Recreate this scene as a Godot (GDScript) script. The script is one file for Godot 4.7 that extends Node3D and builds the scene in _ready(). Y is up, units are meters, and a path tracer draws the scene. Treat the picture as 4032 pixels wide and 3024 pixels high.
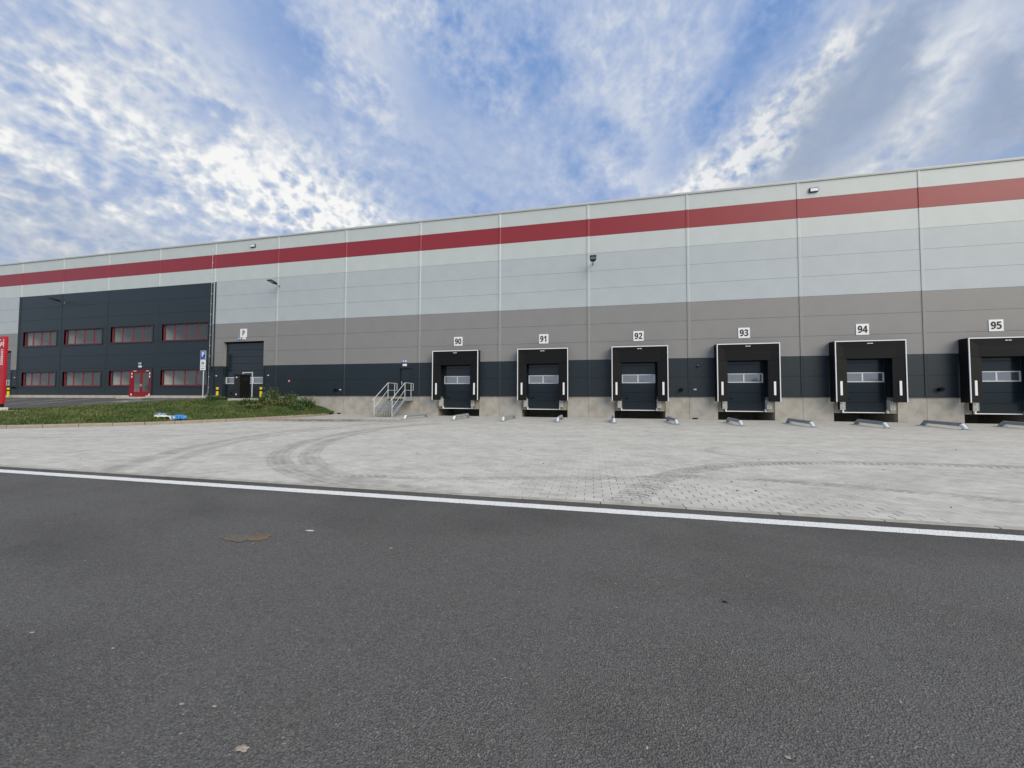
extends Node3D
# A logistics warehouse with loading docks behind a paved yard, seen from the road.
# Metres; the wall's face is z = 0, the yard lies at y = 0, +z is towards the road.

const SEAMS := [-29.0, -23.05, -17.6, -11.97, -6.1, -0.2, 5.95, 12.03, 18.1, 24.01, 29.97, 36.0, 42.05, 47.94, 54.0, 60.0, 66.0]
const LEVELS := [1.42, 2.58, 3.737, 4.89, 6.046, 7.203, 8.363, 9.524, 10.685, 11.843, 12.98, 13.98]
const DOCK_X := [21.03, 27.03, 33.03, 39.03, 45.03, 51.03]
const YARD_END := 19.45
const ROAD_START := 19.555
# office windows: left, right, bottom, top
const UPPER := [[-22.55, -18.05, 5.88, 7.36], [-17.2, -12.42, 5.9, 7.4], [-11.5, -6.6, 5.92, 7.44], [-5.67, -0.68, 5.93, 7.46]]
const LOWER := [[-22.52, -17.98, 2.13, 3.54], [-17.17, -12.39, 2.11, 3.54], [-11.5, -8.98, 2.12, 3.56], [-5.66, -0.66, 2.11, 3.57]]

var used := {}
var rng := RandomNumberGenerator.new()
var M := {}
var house: Node3D

# ------------------------------------------------------------------ mesh builder
class MB:
	var v := PackedVector3Array()
	var n := PackedVector3Array()
	var c := PackedColorArray()
	var i := PackedInt32Array()
	var col := Color(1, 1, 1)
	var colored := false

	func quad(a: Vector3, b: Vector3, cc: Vector3, d: Vector3) -> void:  # counter-clockwise seen from outside
		var nn := (b - a).cross(cc - a)
		if nn.length_squared() < 1e-14:
			nn = (cc - a).cross(d - a)
		nn = nn.normalized()
		var k := v.size()
		v.append(a); v.append(b); v.append(cc); v.append(d)
		for t in 4:
			n.append(nn)
			c.append(col)
		i.append_array([k, k + 2, k + 1, k, k + 3, k + 2])

	func tri(a: Vector3, b: Vector3, cc: Vector3) -> void:
		var nn := (b - a).cross(cc - a).normalized()
		var k := v.size()
		v.append(a); v.append(b); v.append(cc)
		for t in 3:
			n.append(nn)
			c.append(col)
		i.append_array([k, k + 2, k + 1])

	func box(lo: Vector3, hi: Vector3, ch := 0.0) -> void:
		if ch > 0.0:
			chamfer_box(lo, hi, ch)
			return
		var p := func(x: int, y: int, z: int) -> Vector3: return Vector3(hi.x if x else lo.x, hi.y if y else lo.y, hi.z if z else lo.z)
		quad(p.call(0, 0, 1), p.call(1, 0, 1), p.call(1, 1, 1), p.call(0, 1, 1))
		quad(p.call(1, 0, 0), p.call(0, 0, 0), p.call(0, 1, 0), p.call(1, 1, 0))
		quad(p.call(1, 0, 1), p.call(1, 0, 0), p.call(1, 1, 0), p.call(1, 1, 1))
		quad(p.call(0, 0, 0), p.call(0, 0, 1), p.call(0, 1, 1), p.call(0, 1, 0))
		quad(p.call(0, 1, 1), p.call(1, 1, 1), p.call(1, 1, 0), p.call(0, 1, 0))
		quad(p.call(0, 0, 0), p.call(1, 0, 0), p.call(1, 0, 1), p.call(0, 0, 1))

	func face_out(pts: Array, mid: Vector3) -> void:
		var a: Vector3 = pts[0]
		var nn: Vector3 = (pts[1] - a).cross(pts[2] - a)
		var cen := Vector3()
		for q in pts: cen += q
		cen /= pts.size()
		if nn.dot(cen - mid) < 0.0:
			pts.reverse()
		if pts.size() == 3: tri(pts[0], pts[1], pts[2])
		else: quad(pts[0], pts[1], pts[2], pts[3])

	func chamfer_box(lo: Vector3, hi: Vector3, ch: float) -> void:
		var mid := (lo + hi) * 0.5
		var h := (hi - lo) * 0.5
		var e := minf(ch, minf(h.x, minf(h.y, h.z)) * 0.9)
		for ax in 3:
			var u := (ax + 1) % 3
			var w := (ax + 2) % 3
			for s in [-1.0, 1.0]:
				var pts := []
				for q in [[-1, -1], [1, -1], [1, 1], [-1, 1]]:
					var d := Vector3()
					d[ax] = s * h[ax]
					d[u] = q[0] * (h[u] - e)
					d[w] = q[1] * (h[w] - e)
					pts.append(mid + d)
				face_out(pts, mid)
			for s in [-1.0, 1.0]:
				for t in [-1.0, 1.0]:
					var a1 := Vector3(); var a2 := Vector3(); var b1 := Vector3(); var b2 := Vector3()
					a1[u] = s * h[u]; a1[w] = t * (h[w] - e); a1[ax] = h[ax] - e
					a2 = a1; a2[ax] = -(h[ax] - e)
					b1[u] = s * (h[u] - e); b1[w] = t * h[w]; b1[ax] = h[ax] - e
					b2 = b1; b2[ax] = -(h[ax] - e)
					face_out([mid + a1, mid + a2, mid + b2, mid + b1], mid)
		for sx in [-1.0, 1.0]:
			for sy in [-1.0, 1.0]:
				for sz in [-1.0, 1.0]:
					face_out([mid + Vector3(sx * h.x, sy * (h.y - e), sz * (h.z - e)), mid + Vector3(sx * (h.x - e), sy * h.y, sz * (h.z - e)), mid + Vector3(sx * (h.x - e), sy * (h.y - e), sz * h.z)], mid)

	func cyl(p0: Vector3, p1: Vector3, r0: float, r1 := -1.0, seg := 12, cap0 := true, cap1 := true) -> void:
		if r1 < 0.0: r1 = r0
		var ax := (p1 - p0).normalized()
		var u := ax.cross(Vector3.UP if absf(ax.y) < 0.9 else Vector3.RIGHT).normalized()
		var w := ax.cross(u)
		var base := v.size()
		for k in seg + 1:
			var t := TAU * k / seg
			var d := u * cos(t) + w * sin(t)
			v.append(p0 + d * r0); v.append(p1 + d * r1)
			n.append(d); n.append(d)
			c.append(col); c.append(col)
		for k in seg:
			var b := base + k * 2
			i.append_array([b, b + 1, b + 2, b + 1, b + 3, b + 2])
		for e in 2:
			if (e == 0 and not cap0) or (e == 1 and not cap1): continue
			var pc := p0 if e == 0 else p1
			var rr := r0 if e == 0 else r1
			var nn := -ax if e == 0 else ax
			var k0 := v.size()
			v.append(pc); n.append(nn); c.append(col)
			for k in seg + 1:
				var t := TAU * k / seg
				v.append(pc + (u * cos(t) + w * sin(t)) * rr); n.append(nn); c.append(col)
			for k in seg:
				if e == 0: i.append_array([k0, k0 + 1 + k, k0 + 2 + k])
				else: i.append_array([k0, k0 + 2 + k, k0 + 1 + k])

	func tube(pts: Array, r: float, seg := 10) -> void:
		for k in pts.size() - 1:
			cyl(pts[k], pts[k + 1], r, r, seg, k == 0, k == pts.size() - 2)
			if k > 0: ball(pts[k], r, 6, 5)

	func ball(p: Vector3, r: float, seg := 10, rings := 7, sc := Vector3.ONE) -> void:
		var base := v.size()
		for a in rings + 1:
			for b in seg + 1:
				var th := PI * a / rings
				var ph := TAU * b / seg
				var d := Vector3(sin(th) * cos(ph), cos(th), sin(th) * sin(ph))
				v.append(p + d * r * sc); n.append((d / sc).normalized()); c.append(col)
		for a in rings:
			for b in seg:
				var k := base + a * (seg + 1) + b
				i.append_array([k, k + 1, k + seg + 1, k + 1, k + seg + 2, k + seg + 1])

	func mesh() -> ArrayMesh:
		var m := ArrayMesh.new()
		var a := []
		a.resize(Mesh.ARRAY_MAX)
		a[Mesh.ARRAY_VERTEX] = v
		a[Mesh.ARRAY_NORMAL] = n
		if colored: a[Mesh.ARRAY_COLOR] = c
		a[Mesh.ARRAY_INDEX] = i
		m.add_surface_from_arrays(Mesh.PRIMITIVE_TRIANGLES, a)
		return m

# ------------------------------------------------------------------ naming and tagging
func numbered(called: String) -> String:
	if not used.has(called):
		used[called] = 0
		return called
	used[called] += 1
	return "%s_%03d" % [called, used[called]]

func part(called: String, mesh: Mesh, m: Material, parent: Node, at := Vector3.ZERO) -> MeshInstance3D:
	var o := MeshInstance3D.new()
	o.mesh = mesh
	o.material_override = m
	var key := called
	if parent == self:
		o.name = numbered(called)
	else:
		var counts: Dictionary = parent.get_meta("_n", {})
		var k: int = counts.get(key, 0)
		counts[key] = k + 1
		parent.set_meta("_n", counts)
		o.name = called if k == 0 else "%s_%03d" % [called, k]
	o.position = at
	parent.add_child(o, true)
	return o

func forget(nd: Node) -> void:
	if nd.has_meta("_n"): nd.remove_meta("_n")
	for ch in nd.get_children(): forget(ch)

func thing(called: String, label: String, category: String, at := Vector3.ZERO, turn := 0.0, group := "") -> Node3D:
	var o := Node3D.new()
	o.name = numbered(called)
	add_child(o, true)
	o.position = at
	o.rotation.y = turn
	tag(o, label, category, group)
	return o

func tag(o: Node, label: String, category: String, group := "") -> void:
	o.set_meta("label", label)
	o.set_meta("category", category)
	if group: o.set_meta("group", group)

func struct(called: String, mesh: Mesh, m: Material) -> MeshInstance3D:
	var o := part(called, mesh, m, self)
	o.set_meta("kind", "structure")
	return o

func copy(src: Node3D, label: String, at: Vector3) -> Node3D:
	var o: Node3D = src.duplicate()
	o.name = numbered(String(src.name).rstrip("0123456789").rstrip("_"))
	add_child(o, true)
	o.position = at
	o.set_meta("label", label)
	return o

func boxes(list: Array, ch := 0.0) -> ArrayMesh:
	var b := MB.new()
	for q in list: b.box(q[0], q[1], ch)
	return b.mesh()

func V(x: float, y: float, z: float) -> Vector3:
	return Vector3(x, y, z)

# ------------------------------------------------------------------ materials
func lin(r: float, g: float, b: float) -> Color:
	return Color(r, g, b).linear_to_srgb()

func flat(c: Color, rough := 0.6, metal := 0.0, spec := 0.5) -> StandardMaterial3D:
	var m := StandardMaterial3D.new()
	m.albedo_color = c
	m.roughness = rough
	m.metallic = metal
	m.metallic_specular = spec
	return m

func noise_tex(size: int, freq: float, kind: int, ramp: Array, seed_: int, normal := 0.0, oct := 4) -> NoiseTexture2D:
	var f := FastNoiseLite.new()
	f.noise_type = kind
	f.seed = seed_
	f.frequency = freq
	f.fractal_octaves = oct
	if kind == FastNoiseLite.TYPE_CELLULAR:
		f.fractal_type = FastNoiseLite.FRACTAL_NONE
		f.cellular_return_type = FastNoiseLite.RETURN_CELL_VALUE if normal == 0.0 else FastNoiseLite.RETURN_DISTANCE
	var t := NoiseTexture2D.new()
	t.width = size
	t.height = size
	t.seamless = true
	t.seamless_blend_skirt = 0.12
	t.noise = f
	if normal > 0.0:
		t.as_normal_map = true
		t.bump_strength = normal
	else:
		var g := Gradient.new()
		g.offsets = PackedFloat32Array()
		g.colors = PackedColorArray()
		var offs := PackedFloat32Array()
		var cols := PackedColorArray()
		for q in ramp:
			offs.append(q[0])
			cols.append(q[1])
		g.offsets = offs
		g.colors = cols
		t.color_ramp = g
	return t

func grey(l: float) -> Color:
	return Color(l, l, l).linear_to_srgb()

func surface(c: Color, rough: float, tex: Texture2D, scale: float, nrm: Texture2D = null, nscale := 0.5, metal := 0.0) -> StandardMaterial3D:
	var m := flat(c, rough, metal)
	m.albedo_texture = tex
	m.uv1_triplanar = true
	m.uv1_world_triplanar = true
	m.uv1_scale = Vector3.ONE * scale
	if nrm:
		m.normal_enabled = true
		m.normal_texture = nrm
		m.normal_scale = nscale
	return m

func make_materials() -> void:
	var soft := noise_tex(512, 0.006, FastNoiseLite.TYPE_SIMPLEX, [[0.0, Color(0.975, 0.975, 0.975)], [1.0, Color(1, 1, 1)]], 11)
	var grain := noise_tex(512, 0.02, FastNoiseLite.TYPE_SIMPLEX, [], 12, 2.0)
	for q in [["pale", lin(0.58, 0.628, 0.622)], ["silver", lin(0.49, 0.54, 0.565)], ["taupe", lin(0.272, 0.268, 0.262)], ["dark", lin(0.014, 0.0245, 0.032)], ["red", lin(0.30, 0.026, 0.035)]]:
		M[q[0]] = surface(q[1], 0.42, soft, 0.21, grain, 0.04)
	M.coping = flat(lin(0.58, 0.6, 0.59), 0.45)
	M.backing = flat(lin(0.03, 0.03, 0.03), 0.9)
	M.drip = flat(lin(0.03, 0.034, 0.042), 0.4)
	var stain := noise_tex(1024, 0.004, FastNoiseLite.TYPE_SIMPLEX, [[0.0, Color(0.84, 0.83, 0.80)], [0.45, Color(0.93, 0.92, 0.90)], [0.7, Color(0.955, 0.95, 0.935)], [0.92, Color(0.97, 0.97, 0.96)], [1.0, Color(1, 1, 1)]], 21, 0.0, 6)
	var pit_n := noise_tex(512, 0.03, FastNoiseLite.TYPE_SIMPLEX, [], 22, 3.0)
	M.concrete = surface(lin(0.50, 0.484, 0.448), 0.85, stain, 0.23, pit_n, 0.25)
	M.concrete_old = surface(lin(0.42, 0.395, 0.35), 0.9, stain, 0.41, pit_n, 0.3)
	M.kerb = surface(lin(0.37, 0.33, 0.275), 0.9, stain, 0.6, pit_n, 0.4)
	M.pale_concrete = surface(lin(0.6, 0.58, 0.53), 0.9, stain, 0.5, pit_n, 0.3)
	M.joint = flat(lin(0.28, 0.27, 0.25), 0.95)
	M.canvas = surface(lin(0.0085, 0.009, 0.0102), 0.6, soft, 1.3, grain, 0.25)
	M.canvas.metallic_specular = 0.32
	M.white = flat(lin(0.90, 0.91, 0.92), 0.45)
	M.bumper = flat(lin(0.46, 0.46, 0.435), 0.6)
	M.alu = flat(lin(0.72, 0.74, 0.76), 0.38, 0.25)
	M.door = surface(lin(0.014, 0.023, 0.030), 0.16, soft, 0.7, grain, 0.03)
	M.black = flat(lin(0.006, 0.006, 0.007), 0.6, 0.0, 0.3)
	M.ink = flat(lin(0.018, 0.017, 0.022), 0.6)
	M.dock_pane = flat(lin(0.30, 0.315, 0.33), 0.05, 0.75)
	M.galv = surface(lin(0.36, 0.405, 0.435), 0.45, noise_tex(256, 0.05, FastNoiseLite.TYPE_CELLULAR, [[0.0, Color(0.8, 0.8, 0.82)], [1.0, Color(1, 1, 1)]], 31), 2.0, null, 0.0, 0.2)
	M.galv_bright = flat(lin(0.72, 0.76, 0.78), 0.3, 0.35)
	M.frame_red = flat(lin(0.21, 0.018, 0.027), 0.35)
	M.door_red = flat(lin(0.25, 0.008, 0.017), 0.4, 0.0, 0.35)
	M.totem_red = flat(lin(0.46, 0.008, 0.018), 0.4)
	M.room = flat(lin(0.22, 0.24, 0.235), 0.9)
	M.room_floor = flat(lin(0.25, 0.25, 0.25), 0.8)
	var g := flat(Color(0.85, 0.93, 0.92, 0.03), 0.03, 0.0, 0.36)
	g.transparency = BaseMaterial3D.TRANSPARENCY_ALPHA
	M.glass = g
	M.yellow = flat(lin(0.70, 0.53, 0.012), 0.45)
	M.blue_sign = flat(lin(0.02, 0.09, 0.42), 0.4)
	M.blue_lamp = flat(lin(0.16, 0.28, 0.62), 0.35)
	M.lens = flat(lin(0.85, 0.88, 0.92), 0.2)
	M.lens_grey = flat(lin(0.36, 0.38, 0.36), 0.25)
	M.extinguisher = flat(lin(0.6, 0.03, 0.03), 0.4)
	# asphalt: broken stone in bitumen
	var chips := noise_tex(1024, 0.27, FastNoiseLite.TYPE_CELLULAR, [[0.0, grey(0.042)], [0.35, grey(0.064)], [0.70, grey(0.084)], [0.965, grey(0.108)], [0.995, grey(0.15)], [1.0, grey(0.32)]], 41)
	var chips_n := noise_tex(1024, 0.2, FastNoiseLite.TYPE_CELLULAR, [], 42, 8.0)
	M.asphalt = surface(lin(1.52, 1.475, 1.39), 0.9, chips, 0.62, chips_n, 0.5)
	M.asphalt.vertex_color_use_as_albedo = true
	M.old_asphalt = surface(lin(1.25, 1.22, 1.2), 0.85, chips, 0.4, chips_n, 0.4)
	var paint := noise_tex(1024, 0.05, FastNoiseLite.TYPE_SIMPLEX, [[0.0, grey(0.16)], [0.26, grey(0.42)], [0.36, grey(0.82)], [1.0, grey(0.92)]], 43, 0.0, 5)
	M.paint = surface(Color(1, 1, 0.985), 0.6, paint, 0.9, chips_n, 0.25)
	M.soil = surface(lin(0.13, 0.125, 0.06), 0.95, noise_tex(512, 0.02, FastNoiseLite.TYPE_SIMPLEX, [[0.0, Color(0.55, 0.55, 0.4)], [0.55, Color(0.8, 0.85, 0.6)], [1.0, Color(1.0, 0.95, 0.8)]], 51, 0.0, 5), 0.35)
	M.blades = flat(Color(1, 1, 1), 0.8)
	M.blades.vertex_color_use_as_albedo = true
	M.blades.backlight_enabled = true
	M.blades.backlight = Color(0.12, 0.16, 0.05)
	M.dust = surface(lin(0.125, 0.105, 0.08), 0.95, chips, 0.62)
	M.dust.albedo_color = lin(1.75, 1.5, 1.2)
	M.mud = surface(lin(0.185, 0.135, 0.09), 0.95, stain, 1.7, pit_n, 0.7)
	M.pale_stone = flat(lin(0.34, 0.29, 0.25), 0.9)
	M.dark_stone = flat(lin(0.035, 0.034, 0.033), 0.9)
	M.yellow_black = flat(lin(0.62, 0.52, 0.16), 0.6)

# ------------------------------------------------------------------ sky
# cloud masses as [azimuth, elevation, radius across, radius up, tilt, puffs, veil, shade] in degrees
const CLOUDS := [
	[8.2, 21.9, 6.0, 3.5, 40.0, 0.38, 0.1, 0.0], [15.0, 26.5, 5.0, 2.8, 45.0, 0.75, 0.1, 0.0], [21.5, 30.5, 5.0, 2.8, 45.0, 0.9, 0.0, 0.0], [27.0, 34.8, 4.5, 2.0, 50.0, 0.95, 0.1, 0.0], [30.5, 36.6, 2.8, 1.5, 20.0, 0.8, 0.1, 0.0],
	[33.5, 32.5, 7.5, 4.8, 25.0, -0.5, 0.8, 0.95], [25.0, 28.2, 7.0, 3.4, 40.0, -0.15, 0.6, 0.5], [41.5, 26.0, 5.5, 5.0, 35.0, -0.5, 0.8, 0.9], [30.0, 23.5, 9.0, 4.0, 20.0, 0.16, 0.6, 0.25],
	[38.6, 30.6, 1.6, 5.0, -25.0, 0.55, 0.2, -0.6], [42.5, 33.0, 3.0, 2.0, 0.0, 0.2, 0.3, -0.4], [34.5, 27.0, 4.0, 2.5, 30.0, 0.42, 0.2, -0.3],
	[20.5, 38.5, 4.0, 2.4, 60.0, -0.7, -0.8, 0.0], [15.0, 34.0, 2.4, 4.0, 15.0, -0.6, -0.6, 0.0], [25.0, 41.5, 4.0, 2.0, 30.0, -0.4, -0.5, 0.0], [9.0, 37.0, 6.0, 6.0, 20.0, 0.1, 0.5, 0.0],
	[-13.0, 43.0, 6.0, 5.0, 50.0, -0.4, -0.6, 0.0], [-2.0, 30.0, 7.0, 4.0, 20.0, -0.35, -0.35, 0.0], [-22.0, 42.0, 3.5, 3.5, 30.0, -0.4, -0.5, 0.0],
	[-17.0, 31.0, 8.0, 6.0, 0.0, -0.35, 0.35, 0.05], [3.0, 38.0, 7.0, 7.0, 0.0, -0.05, 0.25, 0.0], [-6.0, 46.0, 5.0, 3.0, 0.0, 0.2, 0.2, 0.0],
	[-54.4, 30.0, 3.5, 2.2, -25.0, -0.5, -0.7, 0.0], [-46.0, 40.5, 5.0, 2.6, -45.0, -0.4, -0.5, 0.0], [-66.0, 29.0, 5.0, 3.0, -30.0, -0.3, -0.4, 0.0],
	[-55.0, 25.0, 13.0, 6.0, -25.0, 0.55, 0.8, 0.0], [-40.0, 23.5, 11.0, 4.0, -22.0, 0.45, 0.7, 0.0], [-67.0, 21.5, 6.0, 3.5, -15.0, 0.5, 0.4, 0.0], [-30.0, 21.0, 6.0, 3.0, -15.0, 0.5, 0.4, 0.0], [-47.0, 31.0, 12.0, 4.5, -35.0, 0.3, 0.4, 0.0],
	[-34.0, 39.6, 6.0, 3.5, -50.0, 0.35, 0.3, 0.0], [-62.0, 13.5, 16.0, 4.0, -6.0, 0.0, 1.0, 0.5], [-38.0, 10.0, 20.0, 4.0, 0.0, 0.0, 0.7, 0.1], [-40.0, 16.5, 9.0, 2.0, -10.0, 0.1, 0.2, 0.0], [-62.0, 34.0, 9.0, 5.0, -35.0, 0.12, 0.5, 0.1], [-4.0, 20.0, 7.0, 3.0, 0.0, 0.15, 0.3, 0.0]]
var sky_noise: Array[FastNoiseLite] = []
var sky_rows := []
var sky_bumps := PackedVector3Array()

func smooth(a: float, b: float, x: float) -> float:
	var t := clampf((x - a) / (b - a), 0.0, 1.0)
	return t * t * (3.0 - 2.0 * t)

const SKYN := [[0.9, 3, 71, 0.5], [1.0, 6, 72, 0.55], [1.0, 6, 73, 0.6], [1.0, 3, 74, 0.5], [1.0, 4, 75, 0.55]]
const TONES := [Color(0.135, 0.265, 0.545), Color(0.21, 0.335, 0.605), Color(0.315, 0.42, 0.65), Color(0.44, 0.52, 0.69), Color(0.63, 0.675, 0.745), Color(0.90, 0.90, 0.89)]

func sky_color(az: float, el: float) -> Color:
	var ce := cos(el)
	var k := 1.0 / (sin(el) + 0.12)
	var px := ce * sin(az) * k
	var pz := ce * cos(az) * k
	var along := px * 0.33 + pz * 0.944
	var across := px * 0.944 - pz * 0.33
	var wx := sky_noise[0].get_noise_2d(along * 0.9, across * 1.2) * 0.22
	var wy := sky_noise[0].get_noise_2d(across * 1.2 + 40.0, along * 0.9) * 0.18
	var calm := smooth(6.0, 22.0, rad_to_deg(el)) * 0.6 + 0.4
	var n1 := calm * sky_noise[1].get_noise_2d(along * 0.85 + wx, across * 2.1 + wy)
	var dir := Vector3(ce * sin(az), sin(el) * 1.25, ce * cos(az))
	var n2 := sky_noise[2].get_noise_2d(along * 2.6 + wx, across * 4.4 + wy) * 0.55 + sky_noise[2].get_noise_3dv(dir * 7.5) * 0.75
	var n3 := sky_noise[3].get_noise_2d(along * 0.4, across * 0.6)
	var n4 := 0.40 - 1.7 * absf(sky_noise[4].get_noise_3dv(dir * 14.0 + Vector3(n2, n1, 0.0) * 0.3))
	var n5 := sky_noise[2].get_noise_3dv(dir * 30.0 + Vector3(7.0, 0.0, 3.0))
	var da := rad_to_deg(az) + n1 * 4.0 + n2 * 5.5 + n4 * 0.9 + n5 * 1.2
	var de := rad_to_deg(el) + n2 * 4.5 + n3 * 2.0 + n4 * 0.9 + n5 * 1.2
	var gx := clampf((da + 180.0) * 2.0, 0.0, 718.0)
	var gy := clampf(de * 2.0, 0.0, 178.0)
	var ix := int(gx)
	var iy := int(gy)
	var bump := sky_bumps[iy * 720 + ix].lerp(sky_bumps[iy * 720 + ix + 1], gx - ix).lerp(sky_bumps[iy * 720 + 720 + ix].lerp(sky_bumps[iy * 720 + 721 + ix], gx - ix), gy - iy)
	var deg := rad_to_deg(el)
	var low := smooth(24.0, 3.0, deg)
	var puffy := clampf(bump.x, 0.0, 1.0)
	var rough := 0.45 + 0.75 * smooth(-0.25, 0.35, sky_noise[3].get_noise_2d(along * 0.9 + 9.0, across * 1.1))
	var dens := 0.465 + n1 * 0.17 + n3 * 0.10 + n2 * (0.26 + 0.16 * puffy) + n4 * (0.20 * rough + 0.44 * puffy) + n5 * (0.26 * rough + 0.30 * puffy) + bump.x * 0.27 + bump.y * 0.20 + low * 0.03
	dens = 0.53 + (dens - 0.51) * 0.92
	var t := clampf(dens, 0.0, 0.999) * 5.0
	var c: Color = TONES[int(t)].lerp(TONES[int(t) + 1], t - int(t))
	c = c.lerp(Color(c.r * 1.10 + 0.02, c.g * 1.04 + 0.02, c.b * 0.95), low * 0.9)
	var shade := clampf(bump.z * (1.0 + n1 * 0.5 + n2 * 0.4), 0.0, 1.0)
	c = c.lerp(Color(0.275, 0.345, 0.475), shade * 0.75)
	return c.lerp(Color(0.53, 0.60, 0.67), smooth(8.0, 0.0, deg) * 0.8)

func lay_clouds() -> void:  # the cloud masses on a half-degree grid
	sky_bumps.resize(720 * 180)
	for b in CLOUDS:
		var t := deg_to_rad(b[4])
		for gy in range(maxi(0, int((b[1] - 22.0) * 2.0)), mini(180, int((b[1] + 22.0) * 2.0))):
			var dy: float = gy * 0.5 - b[1]
			var ce := cos(deg_to_rad(gy * 0.5))
			for gx in range(int((b[0] + 140.0) * 2.0), int((b[0] + 220.0) * 2.0)):
				var dx: float = (gx * 0.5 - 180.0 - b[0]) * ce
				if absf(dx) > 26.0: continue
				var ux: float = (dx * cos(t) + dy * sin(t)) / b[2]
				var uy: float = (-dx * sin(t) + dy * cos(t)) / b[3]
				var g := exp(-0.7 * (ux * ux + uy * uy))
				sky_bumps[gy * 720 + posmod(gx, 720)] += Vector3(b[5], b[6], b[7]) * g

func sky_row(y: int, w: int, h: int, x0: int, x1: int) -> void:
	var out := PackedByteArray()
	out.resize((x1 - x0) * 3)
	var el := PI * (0.5 - (y + 0.5) / h)
	for x in range(x0, x1):
		var az := TAU * ((x + 0.5) / w - 0.5)
		var c := sky_color(az, el).linear_to_srgb()
		var at := (x - x0) * 3
		out[at] = int(clampf(c.r, 0, 1) * 254.0 + 0.5)
		out[at + 1] = int(clampf(c.g, 0, 1) * 254.0 + 0.5)
		out[at + 2] = int(clampf(c.b, 0, 1) * 254.0 + 0.5)
	sky_rows[y] = out

func sky_piece(w: int, h: int, x0: int, x1: int, y0: int, y1: int) -> Image:
	sky_rows = []
	sky_rows.resize(h)
	var job := WorkerThreadPool.add_group_task(func(k: int) -> void: sky_row(y0 + k, w, h, x0, x1), y1 - y0)
	WorkerThreadPool.wait_for_group_task_completion(job)
	var all := PackedByteArray()
	for y in range(y0, y1): all.append_array(sky_rows[y])
	return Image.create_from_data(x1 - x0, y1 - y0, false, Image.FORMAT_RGB8, all)

func sky_texture() -> Texture2D:
	for q in SKYN:
		var f := FastNoiseLite.new()
		f.noise_type = FastNoiseLite.TYPE_SIMPLEX_SMOOTH
		f.frequency = q[0]
		f.fractal_octaves = q[1]
		f.fractal_gain = q[3]
		f.seed = q[2]
		sky_noise.append(f)
	lay_clouds()
	var W := 4096
	var H := 2048
	var im := Image.create(1024, 512, false, Image.FORMAT_RGB8)
	im.fill(Color(0.30, 0.30, 0.29))
	im.blit_rect(sky_piece(1024, 512, 0, 1024, 0, 256), Rect2i(0, 0, 1024, 256), Vector2i.ZERO)
	im.resize(W, H, Image.INTERPOLATE_CUBIC)
	# the same clouds once more, finer where the picture shows them
	var a0 := int((0.5 - 84.0 / 360.0) * W)
	var a1 := int((0.5 + 60.0 / 360.0) * W)
	var e0 := int((0.5 - 58.0 / 180.0) * H)
	var e1 := int(0.5 * H)
	im.blit_rect(sky_piece(W, H, a0, a1, e0, e1), Rect2i(0, 0, a1 - a0, e1 - e0), Vector2i(a0, e0))
	# a panorama begins at -z: turn it half way round
	var out := Image.create(W, H, false, Image.FORMAT_RGB8)
	out.blit_rect(im, Rect2i(W / 2, 0, W / 2, H), Vector2i.ZERO)
	out.blit_rect(im, Rect2i(0, 0, W / 2, H), Vector2i(W / 2, 0))
	return ImageTexture.create_from_image(out)

# ------------------------------------------------------------------ main
func _ready() -> void:
	rng.seed = 20
	var cam := Camera3D.new()
	cam.name = "camera"
	add_child(cam)
	cam.position = Vector3(30.1385, 1.3242, 24.3516)
	cam.basis = Basis.from_euler(Vector3(deg_to_rad(2.0014), deg_to_rad(12.1348), deg_to_rad(0.1935)), EULER_ORDER_YXZ)
	cam.fov = 92.2012
	cam.near = 0.05
	cam.far = 1500.0
	cam.current = true
	var we := WorldEnvironment.new()
	we.name = "world_environment"
	add_child(we)
	var env := Environment.new()
	we.environment = env
	env.background_mode = Environment.BG_SKY
	env.tonemap_mode = Environment.TONE_MAPPER_LINEAR
	env.tonemap_exposure = 2.0
	env.sdfgi_enabled = true
	env.ssao_enabled = true
	env.ssil_enabled = true
	var sky := Sky.new()
	var pano := PanoramaSkyMaterial.new()
	pano.panorama = sky_texture()
	pano.energy_multiplier = 0.526
	sky.sky_material = pano
	env.sky = sky
	var sun := DirectionalLight3D.new()
	sun.name = "sun"
	add_child(sun)
	sun.light_color = Color(1.0, 0.955, 0.865)
	sun.light_energy = 0.5
	sun.light_angular_distance = 50.0
	sun.shadow_enabled = true
	sun.look_at_from_position(Vector3(0.95, 0.85, 0.68), Vector3.ZERO)

	make_materials()
	build_ground()
	build_warehouse()
	build_office()
	build_docks()
	build_gates()
	build_stair()
	build_wall_fittings()
	build_yard_things()
	build_bank_things()
	build_road_bits()
	forget(self)

# ------------------------------------------------------------------ ground
# the raised drive's edge (x, y, z) and the yard kerb beside it
const EDGE := [[-60, 0.12, 7.9], [-30, 0.16, 7.7], [-18, 0.24, 7.6], [-7.6, 0.39, 7.5], [-0.4, 0.71, 6.5], [1.5, 0.88, 5.5], [3.23, 1.04, 4.0], [3.9, 1.16, 2.5], [5.1, 1.19, 1.0], [5.4, 1.2, 0.02], [7.5, 1.04, 0.02], [9.5, 0.6, 0.02], [10.8, 0.2, 0.02]]
const KERB := [[-60, 18.1], [-24, 18.0], [-10, 17.5], [0, 16.7], [7.2, 14.25], [9.0, 12.85], [10.6, 11.0], [11.6, 8.6], [12.05, 5.6], [12.05, 3.6], [11.8, 2.2], [11.5, 1.1], [11.15, 0.12]]

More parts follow.
